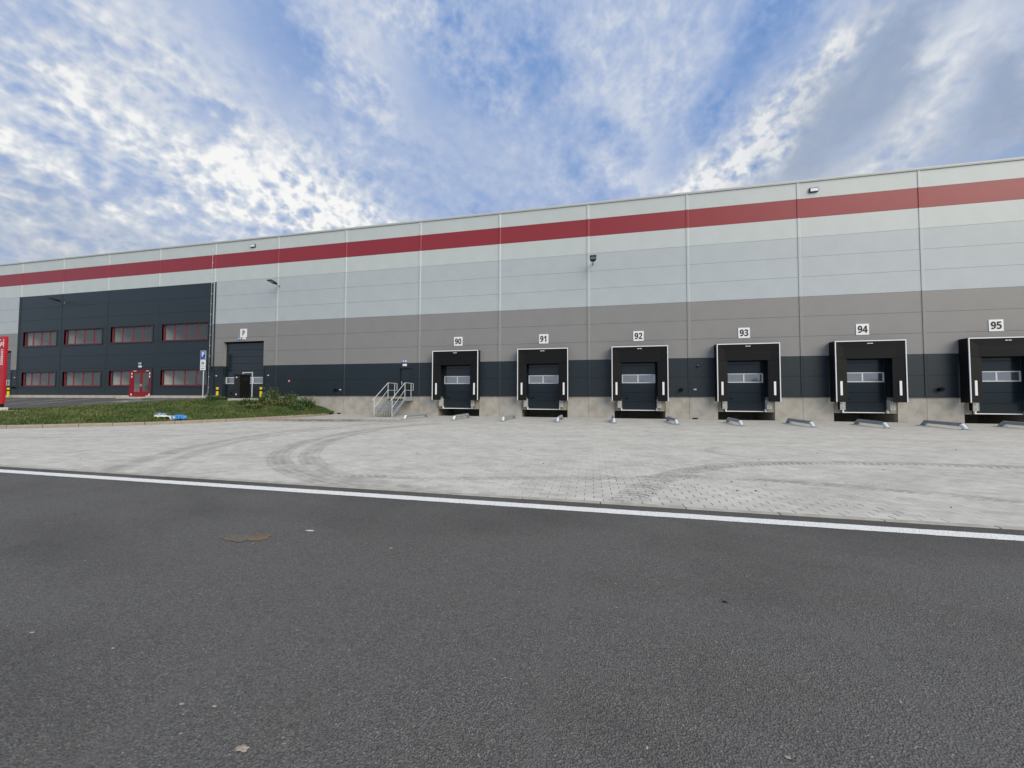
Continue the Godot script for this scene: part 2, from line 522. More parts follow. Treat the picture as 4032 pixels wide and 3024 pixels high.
func smooth_line(pts: Array, per: int) -> Array:
	var cv := Curve3D.new()
	cv.bake_interval = 0.05
	for k in pts.size():
		var p: Vector3 = pts[k]
		var a: Vector3 = pts[maxi(k - 1, 0)]
		var b: Vector3 = pts[mini(k + 1, pts.size() - 1)]
		var dir := (b - a)
		var la := p.distance_to(a)
		var lb := p.distance_to(b)
		var t := dir.normalized()
		cv.add_point(p, -t * la * 0.3, t * lb * 0.3)
	var out := []
	for k in (pts.size() - 1) * per + 1:
		out.append(cv.sample(k / per, float(k % per) / per))
	return out

var edge_line := []
var kerb_line := []

func bank_point(s: int, t: float) -> Vector3:
	var a: Vector3 = edge_line[s]
	var b: Vector3 = kerb_line[s] + Vector3(0, 0.11, 0)
	var p := a.lerp(b, t)
	p.y = lerpf(a.y, b.y, pow(t, 1.35)) + 0.05 * sin(p.x * 2.3 + p.z) * sin(PI * t) + 0.04 * sin(p.x * 5.1 - p.z * 3.7) * sin(PI * t)
	return p

func build_ground() -> void:
	var E3 := []
	var K3 := []
	for q in EDGE: E3.append(V(q[0], q[1], q[2]))
	for q in KERB: K3.append(V(q[0], 0.0, q[1]))
	edge_line = smooth_line(E3, 10)
	kerb_line = smooth_line(K3, 10)
	# the land to the horizon
	var b := MB.new()
	var s := 900.0
	for gx in 12:
		for gz in 12:
			var x0 := -s + gx * s / 6.0
			var z0 := -s + gz * s / 6.0
			b.quad(V(x0, -0.35, z0 + s / 6.0), V(x0 + s / 6.0, -0.35, z0 + s / 6.0), V(x0 + s / 6.0, -0.35, z0), V(x0, -0.35, z0))
	struct("ground", b.mesh(), M.soil)
	# grass bank
	b = MB.new()
	var T := 14
	var grid := []
	for k in edge_line.size():
		var row := []
		for t in T + 1: row.append(bank_point(k, float(t) / T))
		grid.append(row)
	for k in edge_line.size() - 1:
		for t in T:
			b.quad(grid[k][t], grid[k][t + 1], grid[k + 1][t + 1], grid[k + 1][t])
	struct("grass_bank", b.mesh(), M.soil)
	# the drive before the offices
	b = MB.new()
	for k in 100:
		if k >= edge_line.size() - 31: break
		var e0: Vector3 = edge_line[k]
		var e1: Vector3 = edge_line[k + 1]
		var w0 := V(minf(e0.x, 5.4), 1.2 if e0.x > -26 else 1.0, -0.26)
		var w1 := V(minf(e1.x, 5.4), 1.2 if e1.x > -26 else 1.0, -0.26)
		for t in 6:
			b.quad(w0.lerp(e0, t / 6.0), w0.lerp(e0, (t + 1) / 6.0), w1.lerp(e1, (t + 1) / 6.0), w1.lerp(e1, t / 6.0))
	struct("drive", b.mesh(), M.old_asphalt)
	# footpath slab along the office wall
	var fp := struct("footpath", boxes([[V(-8.95 + 2.4, 1.0, 0.0), V(0.32, 1.34, 0.42)], [V(-24.6, 1.0, 0.0), V(-9.05, 1.34, 0.42)]], 0.015), M.pale_concrete)
	fp.position.y = 0.0
	struct("doorstep", boxes([[V(-9.05, 1.0, 0.0), V(-6.55, 1.225, 0.9)]], 0.01), M.pale_concrete)
	# painted bay lines on the drive
	for q in [[-19.0, 0], [-14.0, 0], [-11.2, 0], [-5.7, 1], [-3.0, 0]]:
		var mbl := MB.new()
		for t in 8:
			var p0 := drive_at(q[0], 1.2 + t * 0.45)
			var p1 := drive_at(q[0], 1.2 + (t + 1) * 0.45)
			mbl.quad(p0 + V(-0.05, 0.006, 0), p1 + V(-0.05, 0.006, 0), p1 + V(0.05, 0.006, 0), p0 + V(0.05, 0.006, 0))
		var ln := struct("bay_line", mbl.mesh(), M.paint)
		ln.set_meta("label", "painted white parking bay line on the drive")
	# wheelchair mark in the bay
	var wm := MB.new()
	for q in [[-4.9, 2.2, -4.0, 2.35], [-4.9, 2.2, -4.75, 3.0], [-4.9, 3.0, -4.1, 3.15], [-4.2, 2.9, -4.05, 3.5], [-5.1, 3.3, -4.4, 3.45]]:
		wm.quad(drive_at(q[0], q[1]) + V(0, 0.007, 0), drive_at(q[0], q[3]) + V(0, 0.007, 0), drive_at(q[2], q[3]) + V(0, 0.007, 0), drive_at(q[2], q[1]) + V(0, 0.007, 0))
	struct("wheelchair_marking", wm.mesh(), M.paint)
	# flush kerb stones on the drive's edge
	var dk := Node3D.new()
	dk.name = "drive_kerb"
	dk.set_meta("kind", "structure")
	add_child(dk)
	stones(dk, edge_line, 20, 85, 0.10, -0.15, 0.025, M.pale_concrete, 0.0)
	# kerb of the yard
	var yk := Node3D.new()
	yk.name = "yard_kerb"
	yk.set_meta("kind", "structure")
	add_child(yk)
	stones(yk, kerb_line, 22, kerb_line.size() - 1, 0.13, -0.12, 0.135, M.kerb, 0.0)
	build_yard()
	build_road()

func drive_at(x: float, z: float) -> Vector3:
	for k in edge_line.size() - 1:
		var a: Vector3 = edge_line[k]
		var b: Vector3 = edge_line[k + 1]
		if a.x <= x and b.x >= x:
			var e := a.lerp(b, (x - a.x) / maxf(b.x - a.x, 0.001))
			return V(x, lerpf(1.2, e.y, (z + 0.26) / (e.z + 0.26)), z)
	return V(x, 1.2, z)

func stones(parent: Node3D, line: Array, k0: int, k1: int, width: float, low: float, high: float, m: Material, shift: float) -> void:
	# walk the line and set one stone a metre
	var run := [line[k0]]
	var left := 1.0
	var prev: Vector3 = line[k0]
	for k in range(k0 + 1, k1 + 1):
		var q: Vector3 = line[k]
		while prev.distance_to(q) >= left:
			prev = prev.move_toward(q, left)
			run.append(prev)
			left = 1.0
		left -= prev.distance_to(q)
		prev = q
	for k in run.size() - 1:
		var a: Vector3 = run[k]
		var b2: Vector3 = run[k + 1]
		var d := (b2 - a).normalized()
		var side := Vector3.UP.cross(d).normalized()
		a += d * 0.006
		b2 -= d * 0.006
		var b := MB.new()
		var hw := width * 0.5
		var jit := rng.randf_range(-0.004, 0.004)
		var e := 0.018
		var prof := [[-hw, low], [-hw, high - e], [-hw + e, high], [hw - e, high], [hw, high - e], [hw, low]]
		var mid := (a + b2) * 0.5 + V(0, (low + high) * 0.5, 0)
		for p in prof.size() - 1:
			var o0: Vector3 = side * prof[p][0] + V(0, prof[p][1] + jit, 0)
			var o1: Vector3 = side * prof[p + 1][0] + V(0, prof[p + 1][1] + jit, 0)
			b.face_out([a + o0, a + o1, b2 + o1, b2 + o0], mid)
		for end in [a, b2]:
			var f := []
			for p in [[-hw, low], [-hw, high - e], [hw, high - e], [hw, low]]: f.append(end + side * p[0] + V(0, p[1] + jit, 0))
			b.face_out(f, mid)
		part("kerb_stone", b.mesh(), m, parent)

# yard texture: dust, damp and tyre marks on the paving, in metres
const YX0 := 8.0
const YX1 := 56.0
var dirt := PackedFloat32Array()
const YW := 2048
const YH := 1024

func mark(x: float, z: float, a: float) -> void:
	var px := int((x - YX0) / (YX1 - YX0) * YW)
	var pz := int(z / YARD_END * YH)
	if px < 0 or pz < 0 or px >= YW or pz >= YH: return
	var k := pz * YW + px
	dirt[k] = maxf(dirt[k], a)

func track(pts: Array, width: float, strength: float, tread: int) -> void:
	var P := []
	for q in pts: P.append(V(q[0], 0, q[1]))
	var line := smooth_line(P, 12)
	var f := FastNoiseLite.new()
	f.frequency = 1.6
	f.seed = 9 + pts.size()
	var run := 0.0
	for k in line.size() - 1:
		var a: Vector3 = line[k]
		var b: Vector3 = line[k + 1]
		var d := (b - a).normalized()
		var side := V(-d.z, 0, d.x)
		var steps := int(a.distance_to(b) / 0.011) + 1
		for s in steps:
			var p := a.lerp(b, float(s) / steps)
			run += 0.011
			for w in range(-12, 13):
				var u := w / 12.0
				var val := strength
				if tread == 1:  # lugs of an earth-mover tyre
					var ph := fposmod(run / 0.14 + absf(u) * 0.9 + (0.5 if u > 0 else 0.0), 1.0)
					val *= 1.0 if ph < 0.5 else 0.12
				elif tread == 2:  # three worn ribs
					val *= 1.0 if absf(sin(u * 4.7)) > 0.42 else 0.6
				val *= 1.0 - 0.5 * pow(absf(u), 4.0)
				var q := p + side * (u * width * 0.5)
				val *= clampf(0.75 + f.get_noise_2d(q.x, q.z) * 0.9, 0.1, 1.0)
				mark(q.x, q.z, val)

func yard_texture() -> Texture2D:
	dirt.resize(YW * YH)
	dirt.fill(0.0)
	track([[27.2, 19.6], [26.2, 19.3], [25.2, 18.85], [24.2, 18.2], [23.2, 17.2], [22.3, 15.8], [21.7, 14.0], [21.4, 11.5], [21.7, 9.0], [22.6, 7.0]], 0.42, 0.6, 2)
	track([[28.1, 19.6], [27.1, 19.3], [26.1, 18.95], [25.0, 18.2], [23.9, 17.1], [22.9, 15.5], [22.2, 13.7], [21.9, 11.2], [22.1, 9.2], [23.0, 7.2]], 0.42, 0.52, 2)
	track([[22.0, 19.6], [21.1, 18.4], [20.1, 16.8], [19.4, 15.0], [19.0, 13.0], [19.1, 10.5], [19.8, 7.8], [21.0, 6.0]], 0.42, 0.55, 2)
	track([[23.0, 19.6], [21.8, 18.3], [20.6, 16.6], [19.9, 14.8], [19.6, 12.6], [19.8, 10.2], [20.6, 7.6]], 0.36, 0.4, 2)
	track([[30.5, 19.6], [30.85, 18.7], [31.35, 17.75], [32.0, 16.95], [33.0, 16.2], [34.4, 15.65], [36.2, 15.35], [38.5, 15.3], [42.0, 15.7], [47.0, 16.8]], 0.44, 0.8, 1)
	track([[26.0, 18.9], [28.0, 18.6], [29.5, 18.25], [30.7, 17.95], [31.9, 17.6], [33.1, 17.65], [34.3, 17.9], [35.6, 18.3], [38.0, 19.1]], 0.28, 0.66, 1)
	track([[33.9, 15.25], [33.2, 14.9], [33.0, 14.3], [33.3, 13.6], [34.3, 12.7], [36.5, 11.8]], 0.2, 0.3, 0)
	track([[9.0, 14.6], [12.0, 14.0], [15.0, 12.9], [18.0, 11.0], [21.0, 8.5], [25.0, 6.6]], 0.3, 0.22, 2)
	track([[12.0, 16.5], [16.0, 14.9], [18.6, 12.6], [22.0, 9.0]], 0.36, 0.4, 2)
	track([[33.0, 18.6], [35.0, 17.2], [38.0, 16.2], [43.0, 15.2], [50.0, 14.6]], 0.9, 0.3, 0)
	track([[32.5, 18.9], [34.0, 18.4], [36.5, 18.3], [40.0, 18.6]], 1.3, 0.26, 1)
	track([[28.0, 12.0], [34.0, 10.5], [42.0, 10.2], [52.0, 11.0]], 0.5, 0.16, 0)
	var nz := []
	for q in [[0.012, 61, 5], [0.045, 62, 4], [0.16, 63, 3]]:
		var f := FastNoiseLite.new()
		f.noise_type = FastNoiseLite.TYPE_SIMPLEX
		f.frequency = q[0]
		f.seed = q[1]
		f.fractal_octaves = q[2]
		var ni := f.get_image(YW, YH, false, false, false)
		ni.convert(Image.FORMAT_L8)
		nz.append(ni.get_data())
	var n0: PackedByteArray = nz[0]
	var n1: PackedByteArray = nz[1]
	var n2: PackedByteArray = nz[2]
	var rows := []
	rows.resize(YH)
	var job := WorkerThreadPool.add_group_task(func(y: int) -> void:
		var out := PackedByteArray()
		out.resize(YW * 3)
		var z := (y + 0.5) / YH * YARD_END
		for x in YW:
			var k := y * YW + x
			var wx := YX0 + (x + 0.5) / YW * (YX1 - YX0)
			var a := n0[k] / 255.0 - 0.5
			var b := n1[k] / 255.0 - 0.5
			var c := n2[k] / 255.0 - 0.5
			var l := 0.52 + a * 0.11 + b * 0.09 + c * 0.08
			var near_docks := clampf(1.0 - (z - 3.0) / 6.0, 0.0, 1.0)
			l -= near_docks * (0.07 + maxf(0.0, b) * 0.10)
			var r := l * 1.0
			var g := l * 0.975
			var bl := l * 0.895
			# damp red-brown soil washed from the bank
			var ws := exp(-pow((z - 6.6 + (wx - 15.0) * 0.12) / 0.9, 2.0)) * clampf(1.0 - absf(wx - 15.5) / 6.0, 0.0, 1.0)
			ws = clampf(ws * (1.3 + b * 4.0 + a * 2.0), 0.0, 0.9)
			r = lerpf(r, 0.16, ws)
			g = lerpf(g, 0.125, ws)
			bl = lerpf(bl, 0.105, ws)
			var d := dirt[k] * (0.85 + c * 0.6)
			r = lerpf(r, 0.155, d)
			g = lerpf(g, 0.15, d)
			bl = lerpf(bl, 0.145, d)
			var cc := Color(r, g, bl).linear_to_srgb()
			out[x * 3] = int(cc.r * 255.0)
			out[x * 3 + 1] = int(cc.g * 255.0)
			out[x * 3 + 2] = int(cc.b * 255.0)
		rows[y] = out, YH)
	WorkerThreadPool.wait_for_group_task_completion(job)
	var all := PackedByteArray()
	for r in rows: all.append_array(r)
	return ImageTexture.create_from_image(Image.create_from_data(YW, YH, false, Image.FORMAT_RGB8, all))

func kerb_x(z: float) -> float:  # where the yard ends on the left
	if z < 0.2: return 11.2
	var best := -60.0
	for k in kerb_line.size() - 1:
		var a: Vector3 = kerb_line[k]
		var b: Vector3 = kerb_line[k + 1]
		if (a.z - z) * (b.z - z) <= 0.0 and absf(a.z - b.z) > 1e-4:
			best = maxf(best, lerpf(a.x, b.x, (z - a.z) / (b.z - a.z)))
	return best

func build_yard() -> void:
	var m := flat(Color(1, 1, 1), 0.85)
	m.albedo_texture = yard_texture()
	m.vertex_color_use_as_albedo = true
	m.uv1_triplanar = true
	m.uv1_world_triplanar = true
	m.uv1_triplanar_sharpness = 8.0
	m.uv1_scale = V(1.0 / (YX1 - YX0), 1.0, 1.0 / YARD_END)
	m.uv1_offset = V(-YX0 / (YX1 - YX0), 0, 0)
	var yard := MB.new()
	yard.quad(V(-60, -0.022, YARD_END), V(66, -0.022, YARD_END), V(66, -0.022, 0.0), V(-60, -0.022, 0.0))
	var root := struct("paved_yard", yard.mesh(), M.joint)
	# pavers: 0.24 x 0.12 m in running bond
	var L := 0.24
	var D := 0.12
	var rows := int(YARD_END / D)
	var eye := Vector2(30.14, 24.35)
	var cells := []
	for r in rows:
		var zc := YARD_END - (r + 0.5) * D
		var x0 := maxf(kerb_x(zc), -14.0)
		var off := 0.0 if r % 2 == 0 else 0.12
		var first := int(ceil((x0 + 0.14 - 30.28 - off) / L))
		var last := int((66.0 - 30.28 - off) / L)
		for k in range(first, last):
			var xc := 30.28 + off + (k + 0.5) * L
			cells.append([eye.distance_squared_to(Vector2(xc, zc)), xc, zc])
	var near := []
	for c in cells:
		var rel := Vector2(c[1] - eye.x, c[2] - eye.y)
		var fwd := Vector2(-0.21, -0.978)
		var dep := rel.dot(fwd)
		var lat := rel.dot(Vector2(0.978, -0.21))
		if c[0] < 120.0 and dep > 0.5 and absf(lat) < dep * 1.38: near.append(c)
	near.sort_custom(func(a, b): return a[0] < b[0])
	near.resize(mini(near.size(), 300))
	var single := {}
	for c in near: single["%.2f %.2f" % [c[1], c[2]]] = true
	var tone := FastNoiseLite.new()
	tone.seed = 5
	tone.frequency = 0.9
	# a few stones of differing tone, shared by the near pavers
	var variants := []
	for k in 6:
		var b := MB.new()
		b.colored = true
		var l := 0.86 + 0.046 * k
		b.col = Color(l, l * (0.995 + 0.004 * (k % 2)), l * 0.99)
		paver_shape(b, Vector3.ZERO, L, D)
		variants.append(b.mesh())
	for c in near:
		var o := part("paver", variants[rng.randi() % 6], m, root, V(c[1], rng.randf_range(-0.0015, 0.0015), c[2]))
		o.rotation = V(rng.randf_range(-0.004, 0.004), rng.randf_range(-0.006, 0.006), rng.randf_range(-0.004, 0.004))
	# the rest of the paving
	var v := PackedVector3Array()
	var n := PackedVector3Array()
	var col := PackedColorArray()
	var idx := PackedInt32Array()
	var total := cells.size() - near.size()
	v.resize(total * 8); n.resize(total * 8); col.resize(total * 8); idx.resize(total * 30)
	var at := 0
	var ii := 0
	var hx := L * 0.5 - 0.0024
	var hz := D * 0.5 - 0.0024
	var ch := 0.006
	var order := [0, 2, 1, 0, 3, 2, 0, 1, 5, 0, 5, 4, 1, 2, 6, 1, 6, 5, 2, 3, 7, 2, 7, 6, 3, 0, 4, 3, 4, 7]
	for c in cells:
		if single.has("%.2f %.2f" % [c[1], c[2]]): continue
		var y := rng.randf_range(-0.0015, 0.0015)
		var l := 0.985 + rng.randf_range(-0.13, 0.13)
		var cc := Color(l, l * 0.998, l * 0.99)
		for q in 8:
			var sx := -1.0 if (q % 4 == 0 or q % 4 == 3) else 1.0
			var sz := 1.0 if q % 4 < 2 else -1.0
			var top := q < 4
			v[at + q] = V(c[1] + sx * (hx - (ch if top else 0.0)), y if top else y - 0.018, c[2] + sz * (hz - (ch if top else 0.0)))
			n[at + q] = Vector3.UP if top else V(sx * 0.6, 0.5, sz * 0.6).normalized()
			col[at + q] = cc
		for q in 30: idx[ii + q] = at + order[q]
		at += 8
		ii += 30
	var arr := []
	arr.resize(Mesh.ARRAY_MAX)
	arr[Mesh.ARRAY_VERTEX] = v
	arr[Mesh.ARRAY_NORMAL] = n
	arr[Mesh.ARRAY_COLOR] = col
	arr[Mesh.ARRAY_INDEX] = idx
	var am := ArrayMesh.new()
	am.add_surface_from_arrays(Mesh.PRIMITIVE_TRIANGLES, arr)
	var rest := part("farther_pavers", am, m, root)
	rest.set_meta("kind", "stuff")
	# edging stones between paving and asphalt
	var em: StandardMaterial3D = surface(lin(0.44, 0.43, 0.40), 0.85, M.kerb.albedo_texture, 0.7)
	var emesh := boxes([[V(-0.4965, -0.1, -0.0425), V(0.4965, 0.0, 0.0425)]], 0.008)
	var x := 0.24
	while x < 62.0:
		part("edging_stone", emesh, em, root, V(x + 0.5, rng.randf_range(-0.003, 0.003), YARD_END + 0.05))
		x += 1.0

func paver_shape(b: MB, p: Vector3, L: float, D: float) -> void:
	var hx := L * 0.5 - 0.0024
	var hz := D * 0.5 - 0.0024
	var ch := 0.006
	var t := []
	var s := []
	for q in [[-1, 1], [1, 1], [1, -1], [-1, -1]]:
		t.append(p + V(q[0] * (hx - ch), 0, q[1] * (hz - ch)))
		s.append(p + V(q[0] * hx, -0.006, q[1] * hz))
	b.quad(t[0], t[1], t[2], t[3])
	for k in 4:
		var k2 := (k + 1) % 4
		b.quad(s[k], s[k2], t[k2], t[k])
		b.quad(s[k] + V(0, -0.014, 0), s[k2] + V(0, -0.014, 0), s[k2], s[k])

func build_road() -> void:
	var xs := [-300.0, -120.0, -60.0, -30.0, -10.0, 5.0]
	var x := 12.0
	while x < 46.0:
		xs.append(x)
		x += 0.25
	xs.append_array([46.0, 52.0, 60.0, 80.0, 140.0, 320.0])
	var zs := []
	var z := ROAD_START
	while z < 27.0:
		zs.append(z)
		z += 0.2
	zs.append_array([27.5, 29.0, 32.0, 36.0, 42.0, 50.0])
	var f := FastNoiseLite.new()
	f.frequency = 0.35
	f.fractal_octaves = 4
	f.seed = 88
	var f2 := FastNoiseLite.new()
	f2.frequency = 2.2
	f2.seed = 89
	var v := PackedVector3Array()
	var n := PackedVector3Array()
	var c := PackedColorArray()
	var idx := PackedInt32Array()
	for zz in zs:
		for xx in xs:
			var l: float = 1.0 + f.get_noise_2d(xx, zz * 1.6) * 0.34 + f2.get_noise_2d(xx, zz) * 0.10
			l *= 1.0 + 0.16 * f.get_noise_2d(xx * 0.16 + 50.0, zz * 3.0)
			l *= lerpf(0.74, 1.0, smooth(0.0, 1.3, zz - ROAD_START))
			var y := 0.0
			if zz < ROAD_START + 0.01: y = -0.004
			v.append(V(xx, y - 0.004, zz)); n.append(Vector3.UP); c.append(Color(l * 1.0, l * 0.995, l * 0.985))
	for j in zs.size() - 1:
		for k in xs.size() - 1:
			var a := j * xs.size() + k
			var b := a + xs.size()
			idx.append_array([a, a + 1, b + 1, a, b + 1, b])
	var arr := []
	arr.resize(Mesh.ARRAY_MAX)
	arr[Mesh.ARRAY_VERTEX] = v
	arr[Mesh.ARRAY_NORMAL] = n
	arr[Mesh.ARRAY_COLOR] = c
	arr[Mesh.ARRAY_INDEX] = idx
	var am := ArrayMesh.new()
	am.add_surface_from_arrays(Mesh.PRIMITIVE_TRIANGLES, arr)
	struct("road", am, M.asphalt)
	# the white edge line, a thick painted film with frayed edges
	var b := MB.new()
	var w := FastNoiseLite.new()
	w.frequency = 6.0
	w.seed = 3
	var px := -80.0
	while px < 110.0:
		var step := 0.06 if px > 15.0 and px < 45.0 else 1.0
		var a0 := 19.768 + w.get_noise_2d(px, 0.0) * 0.008
		var a1 := 19.768 + w.get_noise_2d(px + step, 0.0) * 0.008
		var b0 := 19.94 + w.get_noise_2d(px, 9.0) * 0.008
		var b1 := 19.94 + w.get_noise_2d(px + step, 9.0) * 0.008
		b.quad(V(px, 0.0, b0), V(px + step, 0.0, b1), V(px + step, 0.0, a1), V(px, 0.0, a0))
		px += step
	struct("edge_line", b.mesh(), M.paint)

# ------------------------------------------------------------------ warehouse
func subtract(rects: Array, hole: Array) -> Array:  # [x0, x1, y0, y1]
	var out := []
	for r in rects:
		if hole[0] >= r[1] or hole[1] <= r[0] or hole[2] >= r[3] or hole[3] <= r[2]:
			out.append(r)
			continue
		var x0 := maxf(r[0], hole[0])
		var x1 := minf(r[1], hole[1])
		if r[0] < x0: out.append([r[0], x0, r[2], r[3]])
		if x1 < r[1]: out.append([x1, r[1], r[2], r[3]])
		if r[2] < hole[2]: out.append([x0, x1, r[2], hole[2]])
		if hole[3] < r[3]: out.append([x0, x1, hole[3], r[3]])
	return out

var holes := []

func groups(rects: Array) -> Array:  # rectangles that touch, together
	var left := rects.duplicate()
	var out := []
	while not left.is_empty():
		var g := [left.pop_back()]
		var grew := true
		while grew:
			grew = false
			for r in left.duplicate():
				for q in g:
					var ox: float = minf(r[1], q[1]) - maxf(r[0], q[0])
					var oy: float = minf(r[3], q[3]) - maxf(r[2], q[2])
					if (ox > 0.001 and oy > -0.001) or (oy > 0.001 and ox > -0.001):
						g.append(r)
						left.erase(r)
						grew = true
						break
		out.append(g)
	return out

func slab(rects: Array, z0: float, z1: float) -> ArrayMesh:
	var b := MB.new()
	for r in rects: b.box(V(r[0], r[2], z0), V(r[1], r[3], z1))
	return b.mesh()

func build_warehouse() -> void:
	house = thing("warehouse", "long grey warehouse with a red stripe, dark office front and loading docks", "warehouse")
	for w in UPPER + LOWER: holes.append([w[0] + 0.06, w[1] - 0.06, w[2] + 0.06, w[3] - 0.06])
	holes.append([-9.04, -6.64, 1.2, 3.5])      # office door
	holes.append([0.87, 4.88, 1.1, 5.7])        # gate P
	holes.append([-28.2, -23.95, 1.1, 5.55])    # gate beyond the offices
	holes.append([16.62, 17.58, 1.2, 3.36])     # stair door
	for c in DOCK_X: holes.append([c - 1.12, c + 1.12, 1.36, 3.75])
	# insulated panels, one mesh each
	for bay in SEAMS.size() - 1:
		for lv in LEVELS.size() - 1:
			var x0: float = SEAMS[bay] + 0.003
			var x1: float = SEAMS[bay + 1] - 0.0024
			var y0: float = LEVELS[lv] + 0.006
			var y1: float = LEVELS[lv + 1] - 0.006
			var office := bay >= 1 and bay <= 4
			var kind := "pale"
			if lv == 9: kind = "red"
			elif lv < 2: kind = "dark"
			elif lv < 5: kind = "taupe"
			elif lv < 8: kind = "silver"
			if office and lv < 8: kind = "dark"
			var rects := [[x0, x1, y0, y1]]
			for h in holes: rects = subtract(rects, h)
			if rects.is_empty(): continue
			for g in groups(rects): part("panel", slab(g, -0.12, 0.0), M[kind], house)
	# sheeting rails behind the panels close the joints
	var back := [[-29.0, 66.0, 1.36, 13.9]]
	for h in holes: back = subtract(back, h)
	part("wall_backing", slab(back, -0.28, -0.125), M.backing, house)
	# joint covers: flanged strips
	for bay in range(0, SEAMS.size()):
		var x: float = SEAMS[bay]
		var office := bay >= 1 and bay <= 4
		for q in [[1.42, 3.73, "dark"], [3.744, 7.197, "taupe"], [7.209, 10.679, "silver"], [10.691, 11.837, "pale"], [11.849, 12.974, "red"], [12.986, 13.97, "pale"]]:
			var kind: String = q[2]
			if office and q[1] < 10.68: kind = "dark"
			var b := MB.new()
			# a folded strip: square on the left, sloping off on the right
			var pr := [[-0.075, 0.001], [-0.075, 0.026], [0.035, 0.026], [0.070, 0.001]]
			for e in 3:
				b.quad(V(x + pr[e][0], q[1], pr[e][1]), V(x + pr[e][0], q[0], pr[e][1]), V(x + pr[e + 1][0], q[0], pr[e + 1][1]), V(x + pr[e + 1][0], q[1], pr[e + 1][1]))
			for y in [q[0], q[1]]:
				b.face_out([V(x + pr[0][0], y, pr[0][1]), V(x + pr[1][0], y, pr[1][1]), V(x + pr[2][0], y, pr[2][1]), V(x + pr[3][0], y, pr[3][1])], V(x, (q[0] + q[1]) * 0.5, 0.01))
			part("joint_cover", b.mesh(), M[kind], house)
	# dark corner flashing where the office front ends
	part("corner_flashing", boxes([[V(-0.125, 1.42, 0.002), V(-0.02, 10.7, 0.04)]]), M.dark, house)
	part("corner_flashing", boxes([[V(-23.2, 1.42, 0.002), V(-23.125, 10.7, 0.04)]]), M.dark, house)
	# coping
	var cp := MB.new()
	cp.box(V(-29.0, 13.985, -0.35), V(66.0, 14.085, 0.06), 0.012)
	cp.box(V(-29.0, 13.95, 0.036), V(66.0, 13.985, 0.05))
	part("coping", cp.mesh(), M.coping, house)
	# dark drip flashing over the plinth
	var drip := [[-29.0, 66.0, 1.362, 1.42]]
	for h in holes: drip = subtract(drip, h)
	drip = subtract(drip, [0.8, 4.95, 1.0, 2.0])
	for r in drip:
		var db := MB.new()
		db.box(V(r[0], r[2], -0.12), V(r[1], r[3], 0.012))
		db.box(V(r[0], r[2], 0.012), V(r[1], r[2] + 0.018, 0.05))
		part("drip_flashing", db.mesh(), M.drip, house)
	# roof and far walls
	part("roof", boxes([[V(-29.0, 13.5, -70.0), V(66.0, 13.7, -0.36)]]), M.coping, house)
	part("back_wall", boxes([[V(-29.0, -0.2, -70.3), V(66.0, 13.9, -70.0)]]), M.silver, house)
	part("side_wall", boxes([[V(-29.3, -0.2, -70.0), V(-29.0, 13.9, 0.0)]]), M.silver, house)
	part("side_wall", boxes([[V(66.0, -0.2, -70.0), V(66.3, 13.9, 0.0)]]), M.silver, house)
	# concrete plinth, one panel a bay
	for bay in SEAMS.size() - 1:
		var rects := [[SEAMS[bay] + 0.008, SEAMS[bay + 1] - 0.008, -0.4, 1.36]]
		for c in DOCK_X: rects = subtract(rects, [c - 1.46, c + 1.58, -0.5, 1.37])
		rects = subtract(rects, [0.87, 4.88, 1.1, 1.5])
		rects = subtract(rects, [-28.2, -23.95, 1.1, 1.5])
		rects = subtract(rects, [-9.04, -6.64, 1.2, 1.5])
		rects = subtract(rects, [16.62, 17.58, 1.3, 1.5])
		for g in groups(rects): part("plinth_panel", slab(g, -0.3, -0.012), M.concrete, house)
	var pb := [[-29.0, 66.0, -0.4, 1.36]]
	for c in DOCK_X: pb = subtract(pb, [c - 1.46, c + 1.58, -0.5, 1.37])
	pb = subtract(pb, [0.87, 4.88, 1.1, 1.5])
	pb = subtract(pb, [-28.2, -23.95, 1.1, 1.5])
	pb = subtract(pb, [-9.04, -6.64, 1.2, 1.5])
	pb = subtract(pb, [16.62, 17.58, 1.3, 1.5])
	for g in groups(pb): part("plinth_core", slab(g, -0.42, -0.305), M.joint, house)

# ------------------------------------------------------------------ offices
func pane_frame(x0: float, x1: float, y0: float, y1: float, cols: int, z: float, fw: float, m: Material, parent: Node, called: String) -> Node:
	var b := MB.new()
	b.box(V(x0, y0, z - 0.07), V(x1, y0 + fw * 1.25, z), 0.006)
	b.box(V(x0, y1 - fw, z - 0.07), V(x1, y1, z), 0.006)
	b.box(V(x0, y0 + fw * 1.25, z - 0.07), V(x0 + fw, y1 - fw, z), 0.006)
	b.box(V(x1 - fw, y0 + fw * 1.25, z - 0.07), V(x1, y1 - fw, z), 0.006)
	var w := part(called, b.mesh(), m, parent)
	var step := (x1 - x0) / cols
	for k in range(1, cols):
		part("mullion", boxes([[V(x0 + step * k - fw * 0.45, y0 + fw * 1.25, z - 0.068), V(x0 + step * k + fw * 0.45, y1 - fw, z - 0.002)]], 0.005), m, w)
	for k in cols:
		part("pane", boxes([[V(x0 + step * k + fw * 0.5, y0 + fw, z - 0.045), V(x0 + step * (k + 1) - fw * 0.5, y1 - fw * 0.8, z - 0.035)]]), M.glass, w)
	return w

